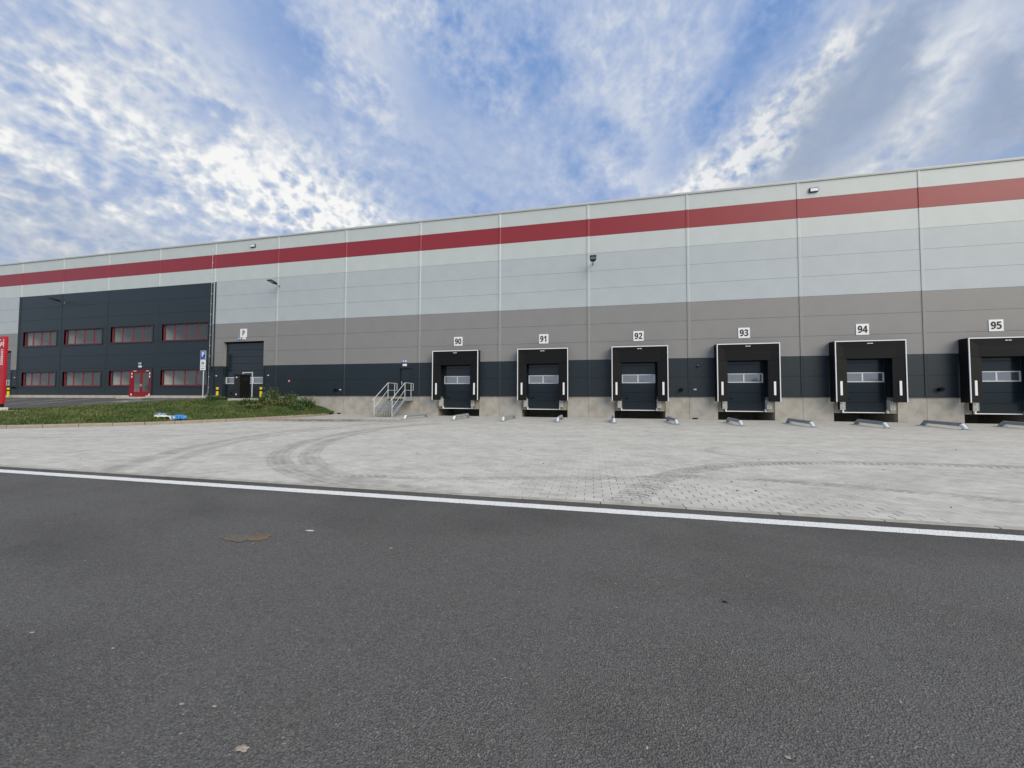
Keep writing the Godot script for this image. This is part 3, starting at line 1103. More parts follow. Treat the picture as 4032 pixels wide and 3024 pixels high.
func build_office() -> void:
	var k := 0
	for w in UPPER + LOWER:
		var cols := 2 if w[1] - w[0] < 3.0 else 4
		var win := pane_frame(w[0] + 0.06, w[1] - 0.06, w[2] + 0.06, w[3] - 0.06, cols, -0.09, 0.075, M.frame_red, house, "window")
		# flashing round the opening, proud of the panels
		var b := MB.new()
		var rim := 0.07
		b.box(V(w[0] - 0.02, w[3] - 0.06, 0.003), V(w[1] + 0.02, w[3] + 0.03, 0.03))
		b.box(V(w[0] - 0.02, w[2] - 0.03, 0.003), V(w[1] + 0.02, w[2] + 0.06, 0.05))
		b.box(V(w[0] - 0.02, w[2] + 0.06, 0.003), V(w[0] + 0.06, w[3] - 0.06, 0.03))
		if k != 6: b.box(V(w[1] - 0.06, w[2] + 0.06, 0.003), V(w[1] + 0.02, w[3] - 0.06, 0.03))
		part("window_flashing", b.mesh(), M.dark, win)
		part("inner_lining", boxes([[V(w[0] + 0.04, w[3] - 0.075, -0.28), V(w[1] - 0.04, w[3] - 0.06, 0.0)], [V(w[0] + 0.045, w[2] + 0.06, -0.28), V(w[0] + 0.06, w[3] - 0.06, 0.0)]]), M.frame_red, win)
		k += 1
	# rooms behind the glass
	for fl in [[1.3, 4.3, LOWER], [5.0, 8.2, UPPER]]:
		var y0: float = fl[0]
		var y1: float = fl[1]
		for j in 4:
			var x0 := -23.0 + j * 5.72
			var x1 := x0 + 5.66
			var w: Array = fl[2][j]
			x0 = w[0] - 0.12
			x1 = w[1] + 0.35
			if fl[2] == LOWER and j == 2: x1 = -6.2
			var b := MB.new()
			b.box(V(x0 - 0.1, y0, -4.6), V(x0, y1, -0.29))
			b.box(V(x1, y0, -4.6), V(x1 + 0.1, y1, -0.29))
			b.box(V(x0, y0, -4.6), V(x1, y1, -4.5))
			b.box(V(x0, y1 - 0.1, -4.5), V(x1, y1, -0.29))
			part("office_room", b.mesh(), flat(grey([[0.26, 0.3, 0.62, 0.75], [0.42, 0.34, 0.3, 0.36]][0 if fl[2] == LOWER else 1][j]), 0.9), house)
			part("office_floor", boxes([[V(x0, y0 - 0.1, -4.6), V(x1, y0, -0.29)]]), M.room_floor, house)
	# red entrance door, two leaves
	var d := part("entrance_door", boxes([
		[V(-9.06, 1.225, -0.10), V(-8.70, 3.56, 0.02)], [V(-6.80, 1.225, -0.10), V(-6.62, 3.56, 0.02)],
		[V(-8.70, 3.40, -0.10), V(-6.80, 3.56, 0.02)]], 0.008), M.door_red, house)
	for s in [0, 1]:
		var x0: float = -8.695 + s * 0.95
		var x1: float = x0 + 0.94
		var lf := part("door_leaf", boxes([
			[V(x0, 1.24, -0.06), V(x1, 1.66, 0.0)], [V(x0, 3.29, -0.06), V(x1, 3.395, 0.0)],
			[V(x0, 1.66, -0.06), V(x0 + 0.11, 3.29, 0.0)], [V(x1 - 0.11, 1.66, -0.06), V(x1, 3.29, 0.0)]], 0.006), M.door_red, d)
		lf.set_meta("label", "red framed glass door leaf")
		part("pane", boxes([[V(x0 + 0.10, 1.65, -0.035), V(x1 - 0.10, 3.3, -0.025)]]), M.glass, d)
		var hx: float = x1 - 0.05 if s == 0 else x0 + 0.05
		part("handle", boxes([[V(hx - 0.02, 2.12, 0.0), V(hx + 0.02, 2.32, 0.012)], [V(hx - 0.09, 2.215, 0.03), V(hx + 0.09, 2.24, 0.05)]], 0.004), M.alu, d)
		part("door_closer", boxes([[V(-8.55 + s * 1.40, 3.405, 0.02), V(-8.25 + s * 1.40, 3.47, 0.07)]], 0.008), M.alu, d)
		for y in [1.42, 2.95, 3.22]:
			var xh := -8.76 if s == 0 else -6.76
			part("hinge", boxes([[V(xh - 0.05, y - 0.08, 0.021), V(xh + 0.05, y + 0.08, 0.045)]], 0.01), M.white, d)
	var cv := MB.new()
	cv.box(V(-9.08, 3.56, 0.003), V(-6.5, 3.66, 0.05))
	cv.box(V(-6.62, 1.24, 0.003), V(-6.5, 3.56, 0.05))
	part("door_flashing", cv.mesh(), M.dark, d)

# ------------------------------------------------------------------ lettering
func letters(text: String, bold: bool, size: float, m: Material, parent: Node, at: Vector3, squeeze := 1.0, roll := 0.0) -> MeshInstance3D:
	var f := SystemFont.new()
	f.font_names = PackedStringArray(["Droid Sans"])
	var t := TextMesh.new()
	t.text = text
	var fv := FontVariation.new()
	fv.base_font = f
	if bold:
		f.font_weight = 700
		if text.is_valid_int(): fv.variation_embolden = 0.3
	t.font = fv
	t.font_size = 96
	t.pixel_size = size / 96.0
	t.depth = 0.008
	t.curve_step = 2.0
	var o := part("lettering", t, m, parent, at)
	o.rotation.z = roll
	o.scale = V(squeeze, 1, 1)
	return o

# ------------------------------------------------------------------ docks
func build_docks() -> void:
	var sections := [0.545, 1.075, 1.645, 2.21, 2.77, 3.31, 3.74]
	# a shelter, built once round x = 0
	var sh := thing("dock_shelter", "", "dock shelter", V(0, 1.1, 0), 0.0, "black dock shelters along the wall")
	var zf := 0.58
	var y0 := 0.0
	var y1 := 3.38
	var b := MB.new()
	b.box(V(-1.64, y0, 0.034), V(-1.60, y1, zf))
	part("side_curtain", b.mesh(), M.canvas, sh)
	b = MB.new()
	b.box(V(1.60, y0, 0.034), V(1.64, y1, zf))
	part("side_curtain", b.mesh(), M.canvas, sh)
	part("roof_sheet", boxes([[V(-1.66, y1 - 0.035, 0.034), V(1.66, y1, zf)]]), M.canvas, sh)
	for s in [-1.0, 1.0]:
		# front flaps lean inwards a little
		b = MB.new()
		var xo: float = s * 1.60
		var xi: float = s * 1.055
		var mid := V((xo + xi) * 0.5, 1.7, 0.53)
		var A := [V(xo, 0.0, zf - 0.012), V(xi, 0.0, zf - 0.09), V(xi, 3.3, zf - 0.09), V(xo, 3.3, zf - 0.012)]
		var B := []
		for q in A: B.append(q - V(0, 0, 0.02))
		b.face_out(A.duplicate(), mid)
		b.face_out(B.duplicate(), mid)
		for k in 4: b.face_out([A[k], A[(k + 1) % 4], B[(k + 1) % 4], B[k]], mid)
		part("front_flap", b.mesh(), M.canvas, sh)
		part("guide_stripe", boxes([[V(s * 1.37 - 0.055, 0.375, zf - 0.040), V(s * 1.37 + 0.055, 1.155, zf - 0.020)]], 0.004), M.white, sh)
		# aluminium edge
		part("edge_trim", boxes([[V(s * 1.630 - 0.024, 0.0, zf - 0.02), V(s * 1.630 + 0.024, y1 - 0.050, zf + 0.018)]], 0.006), M.white, sh)
	part("edge_trim", boxes([[V(-1.655, y1 - 0.046, zf - 0.02), V(1.655, y1 + 0.004, zf + 0.018)]], 0.006), M.white, sh)
	# head curtain: hangs from the top edge, creased at both corners
	b = MB.new()
	var tl := V(-1.60, 3.32, zf + 0.004)
	var tr := V(1.60, 3.32, zf + 0.004)
	var cl := V(-1.22, 2.98, zf - 0.03)
	var cr := V(1.22, 2.98, zf - 0.03)
	var bl := V(-1.18, 2.40, zf - 0.062)
	var br := V(1.18, 2.40, zf - 0.062)
	var el := V(-1.60, 2.42, zf + 0.004)
	var er := V(1.60, 2.42, zf + 0.004)
	for q in [[bl, br, cr, cl], [cl, cr, tr, tl], [el, bl, cl, tl], [br, er, tr, cr]]:
		b.quad(q[0], q[1], q[2], q[3])
		b.quad(q[3] - V(0, 0, 0.012), q[2] - V(0, 0, 0.012), q[1] - V(0, 0, 0.012), q[0] - V(0, 0, 0.012))
	for q in [[bl, br], [el, bl], [br, er]]:
		b.quad(q[0] - V(0, 0, 0.012), q[1] - V(0, 0, 0.012), q[1], q[0])
	part("head_curtain", b.mesh(), M.canvas, sh)
	part("maker_label", boxes([[V(-0.13, 3.20, zf + 0.002), V(-0.005, 3.235, zf + 0.014)], [V(0.012, 3.20, zf + 0.002), V(0.14, 3.235, zf + 0.014)]], 0.004), M.white, sh)

	# bumpers of both hands
	var bump := []
	for s in [-1.0, 1.0]:
		var bp := thing("dock_bumper", "", "dock bumper", V(0, 0.66, 0), 0.0, "steel-faced bumpers at the loading docks")
		var w := 0.13
		part("bracket", boxes([[V(-w, 0.0, -0.07), V(w, 0.54, 0.02)], [V(-s * w - 0.012, 0.0, 0.02), V(-s * w + 0.012, 0.54, 0.26)]], 0.005), M.bumper, bp)
		part("rubber_block", boxes([[V(-w + 0.02, 0.015, 0.021), V(w - 0.02, 0.525, 0.225)]], 0.01), M.black, bp)
		part("face_plate", boxes([[V(-w + 0.006, 0.0, 0.226), V(w - 0.006, 0.50, 0.25)]], 0.008), M.bumper, bp)
		for y in [0.13, 0.37]:
			var cy := MB.new()
			cy.cyl(V(0, y, 0.251), V(0, y, 0.262), 0.052, 0.045, 14)
			var ring := part("bolt_washer", cy.mesh(), M.galv_bright, bp)
			cy = MB.new()
			cy.cyl(V(0, y, 0.262), V(0, y, 0.272), 0.024, 0.02, 8)
			part("bolt", cy.mesh(), M.dark_stone, ring)
		part("guide_foot", boxes([[V(-s * 0.13 - 0.04, -0.17, -0.01), V(-s * 0.13 + 0.04, -0.002, 0.07)]], 0.006), M.white, bp)
		bump.append(bp)

	# number sign
	var sg := thing("number_sign", "", "sign", V(0, 0, 0), 0.0, "white number signs over the docks")
	part("plate", boxes([[V(-0.312, -0.312, 0.006), V(0.312, 0.312, 0.024)]], 0.004), M.white, sg)

	for k in 6:
		var c: float = DOCK_X[k]
		var num: String = ["ninety, leftmost of the six", "ninety-one, second of the six from the left", "ninety-two, third of the six from the left", "ninety-three, third of the six from the right", "ninety-four, second of the six from the right", "ninety-five, cut by the right edge"][k]
		var short: String = ["ninety", "ninety-one", "ninety-two", "ninety-three", "ninety-four", "ninety-five"][k]
		# door of five sections with a glazed one
		var dr := part("dock_door", boxes([[V(c - 1.0, 3.745, -0.075), V(c + 1.0, 3.758, -0.02)]]), M.door, house)
		part("guide_rail", boxes([[V(c - 1.09, 0.5, -0.075), V(c - 1.005, 3.74, -0.015)]], 0.004), M.door, dr)
		part("guide_rail", boxes([[V(c + 1.005, 0.5, -0.075), V(c + 1.09, 3.74, -0.015)]], 0.004), M.door, dr)
		for s in sections.size() - 1:
			if s == 3:
				part("section", boxes([[V(c - 1.0, sections[s] + 0.003, -0.07), V(c + 1.0, sections[s + 1] - 0.0024, -0.055)]]), M.black, dr)
				part("window_rail", boxes([[V(c - 1.0, 2.213, -0.054), V(c + 1.0, 2.27, -0.018)], [V(c - 1.0, 2.712, -0.054), V(c + 1.0, 2.767, -0.018)],
					[V(c - 1.0, 2.271, -0.054), V(c - 0.93, 2.711, -0.018)], [V(c + 0.93, 2.271, -0.054), V(c + 1.0, 2.711, -0.018)], [V(c - 0.068, 2.271, -0.054), V(c + 0.012, 2.711, -0.018)]], 0.004), M.alu, dr)
				part("pane", boxes([[V(c - 0.928, 2.272, -0.05), V(c - 0.07, 2.71, -0.032)]]), M.dock_pane, dr)
				part("pane", boxes([[V(c + 0.014, 2.272, -0.05), V(c + 0.928, 2.71, -0.032)]]), M.dock_pane, dr)
			else:
				part("section", boxes([[V(c - 1.0, sections[s] + 0.004, -0.07), V(c + 1.0, sections[s + 1] - 0.004, -0.025)]], 0.006), M.door, dr)
		part("bottom_seal", boxes([[V(c - 1.0, 0.49, -0.068), V(c + 1.0, 0.54, -0.01)]], 0.006), M.white, dr)
		part("door_grip", boxes([[V(c - 0.80, 1.22, -0.024), V(c - 0.62, 1.32, -0.004)]], 0.008), M.black, dr)
		# lintel and pit
		part("dock_lintel", slab([[c - 1.455, c - 1.095, 0.475, 1.36], [c + 1.095, c + 1.575, 0.475, 1.36]], -0.42, -0.05), M.concrete_old, house)
		part("door_backing", boxes([[V(c - 1.1, 0.475, -0.42), V(c + 1.1, 3.76, -0.30)]]), M.backing, house)
		var pit := MB.new()
		pit.box(V(c - 1.66, -0.12, -3.0), V(c - 1.46, 0.475, -0.42))
		pit.box(V(c + 1.58, -0.12, -3.0), V(c + 1.78, 0.475, -0.42))
		pit.box(V(c - 1.66, -0.12, -3.2), V(c + 1.78, 0.6, -3.0))
		pit.box(V(c - 1.66, 0.48, -3.0), V(c + 1.78, 0.6, -0.425))
		pit.box(V(c - 1.66, -0.3, -3.2), V(c + 1.78, -0.13, -0.0))
		part("leveller_pit", pit.mesh(), M.concrete_old, house)
		var lb := "black dock shelter with white edging numbered " + num
		var o := copy(sh, lb, V(c, 1.1, 0)) if k > 0 else sh
		if k == 0:
			o.position = V(c, 1.1, 0)
			o.set_meta("label", lb)
		for s in 2:
			var side := ["left", "right"]
			var lb2 := "grey steel-faced bumper under the %s flap of the dock numbered %s" % [side[s], short]
			var at := V(c + (-1.17 if s == 0 else 1.20), 0.66, 0)
			if k > 0: copy(bump[s], lb2, at)
			else:
				bump[s].position = at
				bump[s].set_meta("label", lb2)
		var sgn: Node3D = sg
		if k > 0: sgn = copy(sg, "", V(0, 0, 0))
		sgn.position = V(c + 0.02, 5.185, 0)
		sgn.set_meta("label", "square white sign with the dark number " + num)
	# numbers go on last, each sign its own
	var signs := []
	for ch in get_children():
		if String(ch.name).begins_with("number_sign"): signs.append(ch)
	for k in 6: letters(str(90 + k), true, 0.545, M.ink, signs[k], V(0, 0, 0.029), 0.80)

# ------------------------------------------------------------------ gates
func gate(x0: float, x1: float, y0: float, y1: float, wicket: float) -> void:
	var n := 8
	var g := part("gate", boxes([[V(x0, y1 - 0.12, -0.3), V(x1, y1, -0.19)]]), M.black, house)
	var step := (y1 - 0.1 - y0) / n
	for k in n:
		var a := y0 + k * step
		if k == 2:
			part("section", boxes([[V(x0 + 0.02, a + 0.003, -0.26), V(x1 - 0.02, a + step - 0.0024, -0.235)]]), M.black, g)
			part("window_rail", boxes([[V(x0 + 0.02, a + 0.004, -0.234), V(x1 - 0.02, a + 0.065, -0.195)], [V(x0 + 0.02, a + step - 0.065, -0.234), V(x1 - 0.02, a + step - 0.004, -0.195)],
				[V(x0 + 0.02, a + 0.066, -0.234), V(x0 + 0.14, a + step - 0.066, -0.195)], [V(x1 - 0.08, a + 0.066, -0.234), V(x1 - 0.02, a + step - 0.066, -0.195)]], 0.004), M.alu, g)
			for q in [[x0 + 0.14, wicket], [wicket + 0.08, wicket + 0.90], [wicket + 1.12, x1 - 0.08]]:
				part("pane", boxes([[V(q[0] + 0.01, a + 0.067, -0.232), V(q[1] - 0.01, a + step - 0.067, -0.212)]]), M.dock_pane, g)
		else:
			part("section", boxes([[V(x0 + 0.02, a + 0.004, -0.26), V(x1 - 0.02, a + step - 0.004, -0.205)]], 0.006), M.door, g)
	var top := y0 + step * 3.72
	part("wicket_frame", boxes([[V(wicket, y0, -0.2), V(wicket + 0.07, top, -0.175)], [V(wicket + 0.92, y0, -0.2), V(wicket + 1.0, top, -0.175)], [V(wicket + 0.07, top - 0.08, -0.2), V(wicket + 0.92, top, -0.175)],
		[V(wicket + 0.89, y0 + step * 2 + 0.07, -0.194), V(wicket + 1.11, y0 + step * 3 - 0.07, -0.181)]], 0.004), M.alu, g)
	part("door_grip", boxes([[V(x0 + 0.5, y0 + 0.28, -0.204), V(x0 + 0.72, y0 + 0.42, -0.18)]], 0.01), M.black, g)
	# reveals and flashing, taupe above and dark below
	for q in [[3.735, y1, "taupe"], [y0, 3.735, "dark"]]:
		var b := MB.new()
		b.box(V(x0 - 0.06, q[0], -0.29), V(x0, q[1], 0.028))
		b.box(V(x0 - 0.10, q[0], 0.002), V(x0 - 0.06, q[1], 0.028))
		part("gate_flashing", b.mesh(), M[q[2]], g)
		b = MB.new()
		b.box(V(x1, q[0], -0.29), V(x1 + 0.06, q[1], 0.028))
		b.box(V(x1 + 0.06, q[0], 0.002), V(x1 + 0.12, q[1], 0.028))
		part("gate_flashing", b.mesh(), M[q[2]], g)
	part("gate_flashing", boxes([[V(x0 - 0.1, y1, -0.29), V(x1 + 0.12, y1 + 0.09, 0.03)]]), M.taupe, g)
	part("door_backing", boxes([[V(x0 - 0.1, y0 - 0.1, -0.45), V(x1 + 0.1, y1 + 0.1, -0.35)]]), M.backing, house)

func build_gates() -> void:
	gate(0.93, 4.82, 1.2, 5.7, 2.62)
	gate(-28.1, -24.0, 1.2, 5.56, -26.0)
	# threshold ramps
	struct("gate_threshold", boxes([[V(0.87, 0.9, -0.3), V(4.88, 1.19, 0.3)]]), M.pale_concrete)
	var s := thing("letter_sign", "square white sign with a dark letter P above the gate", "sign", V(2.83, 6.38, 0))
	part("plate", boxes([[V(-0.33, -0.34, 0.006), V(0.33, 0.34, 0.024)]], 0.004), M.white, s)
	letters("P", true, 0.60, M.ink, s, V(0.0, 0.0, 0.029), 0.72)
	# stair door
	var d := part("stair_door", boxes([[V(16.64, 1.22, -0.16), V(17.56, 3.33, -0.10)]], 0.006), M.door, house)
	part("door_flashing", boxes([[V(16.54, 1.42, 0.002), V(16.62, 3.44, 0.03)], [V(17.58, 1.42, 0.002), V(17.68, 3.44, 0.03)], [V(16.62, 3.36, 0.002), V(17.58, 3.44, 0.03)]]), M.dark, d)
	part("door_reveal", boxes([[V(16.60, 1.2, -0.3), V(16.636, 3.36, 0.0)], [V(17.564, 1.2, -0.3), V(17.60, 3.36, 0.0)], [V(16.636, 3.334, -0.3), V(17.564, 3.36, 0.0)]]), M.dark, d)
	part("handle", boxes([[V(16.69, 2.17, -0.099), V(16.73, 2.42, -0.088)], [V(16.70, 2.28, -0.06), V(16.83, 2.305, -0.04)]], 0.004), M.alu, d)
	part("door_backing", boxes([[V(16.5, 1.1, -0.45), V(17.7, 3.5, -0.35)]]), M.backing, house)

# ------------------------------------------------------------------ stair
func build_stair() -> void:
	var t := thing("steel_stair", "galvanised steel stair with handrails up to the dark door", "stair", V(16.42, 0, 0))
	var W := 1.30
	var land := 1.2
	var zl := 1.28
	var n := 6
	var rise := land / n
	var going := 0.29
	part("landing", boxes([[V(0.03, land - 0.04, 0.0), V(W - 0.03, land, zl)]], 0.004), M.galv, t)
	for x in [0.0, W - 0.03]:
		part("landing_plate", boxes([[V(x, land - 0.17, 0.005), V(x + 0.03, land + 0.11, zl)]], 0.004), M.galv, t)
	for k in range(1, n):
		var y := land - k * rise
		var z := zl + (k - 1) * going
		part("tread", boxes([[V(0.04, y - 0.035, z), V(W - 0.04, y, z + 0.27)]], 0.004), M.galv, t)
	# stringers
	for x in [0.0, W - 0.03]:
		var b := MB.new()
		var z1 := zl + n * going - 0.05
		var prof := [V(x, land + 0.06, zl), V(x, 0.1, z1), V(x, 0.0, z1), V(x, 0.0, z1 - 0.17), V(x, land - 0.17, zl - 0.02)]
		var mid := V(x + 0.015, 0.55, zl + 0.8)
		for s in [0.0, 0.03]:
			b.face_out([prof[0] + V(s, 0, 0), prof[1] + V(s, 0, 0), prof[3] + V(s, 0, 0), prof[4] + V(s, 0, 0)], mid)
			b.face_out([prof[1] + V(s, 0, 0), prof[2] + V(s, 0, 0), prof[3] + V(s, 0, 0)], mid)
		for k in 5:
			b.face_out([prof[k], prof[(k + 1) % 5], prof[(k + 1) % 5] + V(0.03, 0, 0), prof[k] + V(0.03, 0, 0)], mid)
		part("stringer", b.mesh(), M.galv, t)
	# warning stripes on the landing edge and the lowest tread
	for q in [[land + 0.003, zl - 0.05, zl + 0.03], [rise + 0.003, zl + 4 * going + 0.2, zl + 4 * going + 0.275]]:
		var yb := MB.new()
		var kb := MB.new()
		for k in 13:
			var x0 := 0.05 + k * 0.0915
			(yb if k % 2 == 0 else kb).box(V(x0, q[0] - 0.055, q[1]), V(x0 + 0.09, q[0], q[2]))
		part("warning_stripe", yb.mesh(), M.yellow_black, t)
		part("warning_stripe", kb.mesh(), M.black, t)
	# rails
	for x in [0.015, W - 0.015]:
		var zb := zl + n * going
		var slope := land / (n * going)
		var r := 0.023
		var hr := MB.new()
		hr.tube([V(x, land + 0.56, 0.06), V(x, land + 1.06, 0.06), V(x, land + 1.06, zl - 0.02), V(x, land + 1.06 - slope * (n * going + 0.12) + 0.05, zb + 0.12)], r)
		hr.ball(V(x, land + 1.06 - slope * (n * going + 0.12) + 0.05, zb + 0.12), 0.036)
		part("handrail", hr.mesh(), M.galv_bright, t)
		var mr := MB.new()
		mr.tube([V(x, land + 0.56, 0.06), V(x, land + 0.56, zl - 0.02), V(x, 0.62, zb - 0.15)], r * 0.75)
		part("knee_rail", mr.mesh(), M.galv_bright, t)
		for q in [[0.38, land - 0.12, land + 1.05], [zl - 0.03, land - 0.12, land + 1.05], [zb - 0.13, 0.02, land + 1.06 - slope * (n * going - 0.12) + 0.03]]:
			var pm := MB.new()
			pm.cyl(V(x, q[1], q[0]), V(x, q[2], q[0]), r)
			part("rail_post", pm.mesh(), M.galv_bright, t)

# ------------------------------------------------------------------ things on the wall
func floodlight(label: String, x: float, y: float, scale := 1.0) -> void:
	var t := thing("floodlight", label, "floodlight", V(x, y, 0), 0.0, "floodlights on the wall")
	part("wall_plate", boxes([[V(-0.05, -0.07, 0.002), V(0.05, 0.07, 0.03)]], 0.005), M.galv, t)
	var b := MB.new()
	b.tube([V(0, 0, 0.03), V(0, 0.02, 0.22), V(0, 0.06, 0.34)], 0.022)
	part("arm", b.mesh(), M.ink, t)
	# a flat head, narrower towards the arm, tilted up a little
	var head := MB.new()
	var prof := [[0.32, 0.10], [0.45, 0.17], [0.62, 0.20], [0.98, 0.205]]
	for k in prof.size() - 1:
		var a: Array = prof[k]
		var c: Array = prof[k + 1]
		var ya: float = 0.045 + (a[0] - 0.3) * 0.16
		var yc: float = 0.045 + (c[0] - 0.3) * 0.16
		var A := [V(-a[1], ya, a[0]), V(a[1], ya, a[0]), V(a[1], ya + 0.08, a[0]), V(-a[1], ya + 0.08, a[0])]
		var C := [V(-c[1], yc, c[0]), V(c[1], yc, c[0]), V(c[1], yc + 0.08, c[0]), V(-c[1], yc + 0.08, c[0])]
		var mid: Vector3 = (A[0] + A[2] + C[0] + C[2]) * 0.25
		for e in 4: head.face_out([A[e], A[(e + 1) % 4], C[(e + 1) % 4], C[e]], mid)
		if k == 0: head.face_out(A, mid)
		if k == prof.size() - 2: head.face_out(C, mid)
	part("head", head.mesh(), M.ink, t)
	var ln := MB.new()
	var l0 := 0.045 + (0.66 - 0.3) * 0.16 - 0.004
	var l1 := 0.045 + (0.94 - 0.3) * 0.16 - 0.004
	ln.face_out([V(-0.16, l0, 0.66), V(0.16, l0, 0.66), V(0.16, l1, 0.94), V(-0.16, l1, 0.94)], V(0, 1, 0.8))
	ln.face_out([V(-0.16, l0 + 0.003, 0.66), V(0.16, l0 + 0.003, 0.66), V(0.16, l1 + 0.003, 0.94), V(-0.16, l1 + 0.003, 0.94)], V(0, -1, 0.8))
	part("lens", ln.mesh(), M.lens_grey, t)

func build_wall_fittings() -> void:
	floodlight("black floodlight on the silver band above dock ninety-one and ninety-two", 30.27, 9.98)
	floodlight("black floodlight above and right of gate P on the silver band", 6.14, 9.98)
	floodlight("black floodlight high on the dark office front", -17.3, 9.85)
	var lampn := 0
	for q in [[3.55, "small white-lensed wall lamp above the red stripe near gate P"], [42.83, "small white-lensed wall lamp above the red stripe left of dock ninety-four"]]:
		var t := thing("wall_lamp", q[1], "lamp", V(q[0], 13.42, 0), 0.0, "lamps above the red stripe")
		part("case", boxes([[V(-0.23, -0.13, 0.004), V(0.23, 0.13, 0.10)]], 0.02), M.drip, t)
		part("lens", boxes([[V(-0.19, -0.10, 0.10), V(0.19, 0.08, 0.115)]], 0.006), M.lens, t)
		lampn += 1
	# escape-route signs with emergency lights below
	for q in [["blue and white escape sign above the stair door", "white emergency light above the stair door", 17.0, 3.86, 3.59, 0.0], ["blue and white escape sign above the red entrance door", "white emergency light above the red entrance door", -7.88, 4.09, 3.83, 0.0], ["blue and white escape sign under the letter P sign", "white emergency light under the letter P sign", 2.48, 5.93, 5.93, 0.42]]:
		var t := thing("escape_sign", q[0], "sign", V(q[2], q[3], 0), 0.0, "blue escape signs over the doors")
		part("plate", boxes([[V(-0.18, -0.085, 0.034), V(0.18, 0.085, 0.06)]], 0.01), M.blue_lamp, t)
		part("pictogram", boxes([[V(-0.12, -0.05, 0.061), V(-0.05, 0.055, 0.066)], [V(0.06, -0.055, 0.061), V(0.15, 0.06, 0.066)]], 0.002), M.white, t)
		var e := thing("emergency_light", q[1], "lamp", V(q[2] + q[5], q[4], 0), 0.0, "white emergency lights over the doors")
		part("case", boxes([[V(-0.16, -0.08, 0.003), V(0.16, 0.08, 0.06)]], 0.015), M.white, e)
		part("diffuser", boxes([[V(-0.11, -0.02, 0.061), V(0.11, 0.045, 0.068)]], 0.003), M.lens, e)
	# black vent hoods
	for q in [[11.41, 1.80, "round black vent hood on the dark wall left of the stair"], [35.5, 1.78, "round black vent hood on the dark wall right of dock ninety-two"], [48.5, 1.80, "round black vent hood on the dark wall left of dock ninety-five"], [-23.35, 2.05, "round black vent hood low on the dark wall beside the far gate"]]:
		var t := thing("vent_hood", q[2], "vent", V(q[0], q[1], 0), 0.0, "black vent hoods low on the wall")
		var b := MB.new()
		b.cyl(V(0, 0, 0.003), V(0, 0, 0.14), 0.10, 0.10, 16, true, false)
		part("duct", b.mesh(), M.black, t)
		b = MB.new()
		b.cyl(V(0, 0.01, 0.135), V(0, -0.01, 0.2), 0.125, 0.10, 16)
		part("cowl", b.mesh(), M.black, t)
	# white sensors
	for q in [[11.75, 1.81, "small white sensor beside the vent hood left of the stair"], [36.3, 1.81, "small white sensor between docks ninety-two and ninety-three"], [0.25, 2.95, "small white sensor left of gate P"], [5.28, 2.95, "small white sensor right of gate P"], [-23.42, 3.0, "small white sensor right of the far gate"]]:
		var t := thing("sensor", q[2], "sensor", V(q[0], q[1], 0), 0.0, "small white sensors on the dark wall")
		part("housing", boxes([[V(-0.075, -0.04, 0.003), V(0.075, 0.04, 0.05)]], 0.015), M.white, t)
		var b := MB.new()
		b.ball(V(0, 0.0, 0.05), 0.03, 10, 6)
		part("eye", b.mesh(), M.lens_grey, t)
	var cam := thing("camera_dome", "small white camera hanging from a dark bracket between docks ninety-two and ninety-three", "security camera", V(36.47, 3.2, 0))
	part("bracket", boxes([[V(-0.015, 0.02, 0.003), V(0.015, 0.12, 0.09)]], 0.004), M.galv, cam)
	var cb := MB.new()
	cb.ball(V(0, 0.0, 0.09), 0.05, 12, 8)
	part("dome", cb.mesh(), M.white, cam)
	var ex := thing("extinguisher_sign", "small red fire sign on the dark wall right of gate P", "sign", V(7.23, 2.5, 0))
	part("plate", boxes([[V(-0.085, -0.085, 0.003), V(0.085, 0.085, 0.012)]], 0.003), M.extinguisher, ex)
	part("pictogram", boxes([[V(-0.04, -0.05, 0.0125), V(-0.01, 0.04, 0.016)], [V(0.015, -0.04, 0.0125), V(0.045, 0.05, 0.016)]]), M.white, ex)
	for q in [[11.68, 0.05, "black drain slot at the foot of the concrete wall left of the stair"], [36.3, 0.045, "black drain slot at the foot of the concrete wall between docks ninety-two and ninety-three"], [34.72, 0.05, "short black drain slot right of the pit of dock ninety-two"]]:
		var t := thing("drain_slot", q[2], "drain", V(q[0], q[1], 0), 0.0, "black drain slots at the foot of the wall")
		part("frame", boxes([[V(-0.14, -0.04, -0.01), V(0.14, 0.045, 0.012)]], 0.004), M.black, t)
		part("grille", boxes([[V(-0.12, -0.02, 0.0125), V(0.12, -0.012, 0.02)], [V(-0.12, 0.005, 0.0125), V(0.12, 0.013, 0.02)]]), M.drip, t)
	# lightning conductor
	var lc := thing("lightning_conductor", "thin clipped lightning conductor down the right edge of the office front", "cable", V(-0.48, 0, 0))
	var b := MB.new()
	b.tube([V(0.05, 13.6, 0.06), V(0.03, 10.5, 0.06), V(0.0, 3.0, 0.06), V(0.0, 1.55, 0.06), V(-0.13, 1.30, 0.22)], 0.009, 6)
	part("wire", b.mesh(), M.galv_bright, lc)
	for k in 14:
		var y := 13.2 - k * 0.86
		part("clip", boxes([[V(-0.035 + y * 0.0037, y - 0.025, 0.003), V(0.02 + y * 0.0037, y + 0.025, 0.068)]], 0.003), M.galv_bright, lc)
	var cap := thing("junction_box", "dark flat junction box beside the lightning conductor", "junction box", V(-0.32, 3.9, 0))
	part("case", boxes([[V(-0.06, -0.55, 0.042), V(0.06, 0.55, 0.10)]], 0.008), M.dark, cap)
	part("lid", boxes([[V(-0.05, -0.53, 0.10), V(0.05, 0.53, 0.106)]], 0.002), M.dark, cap)

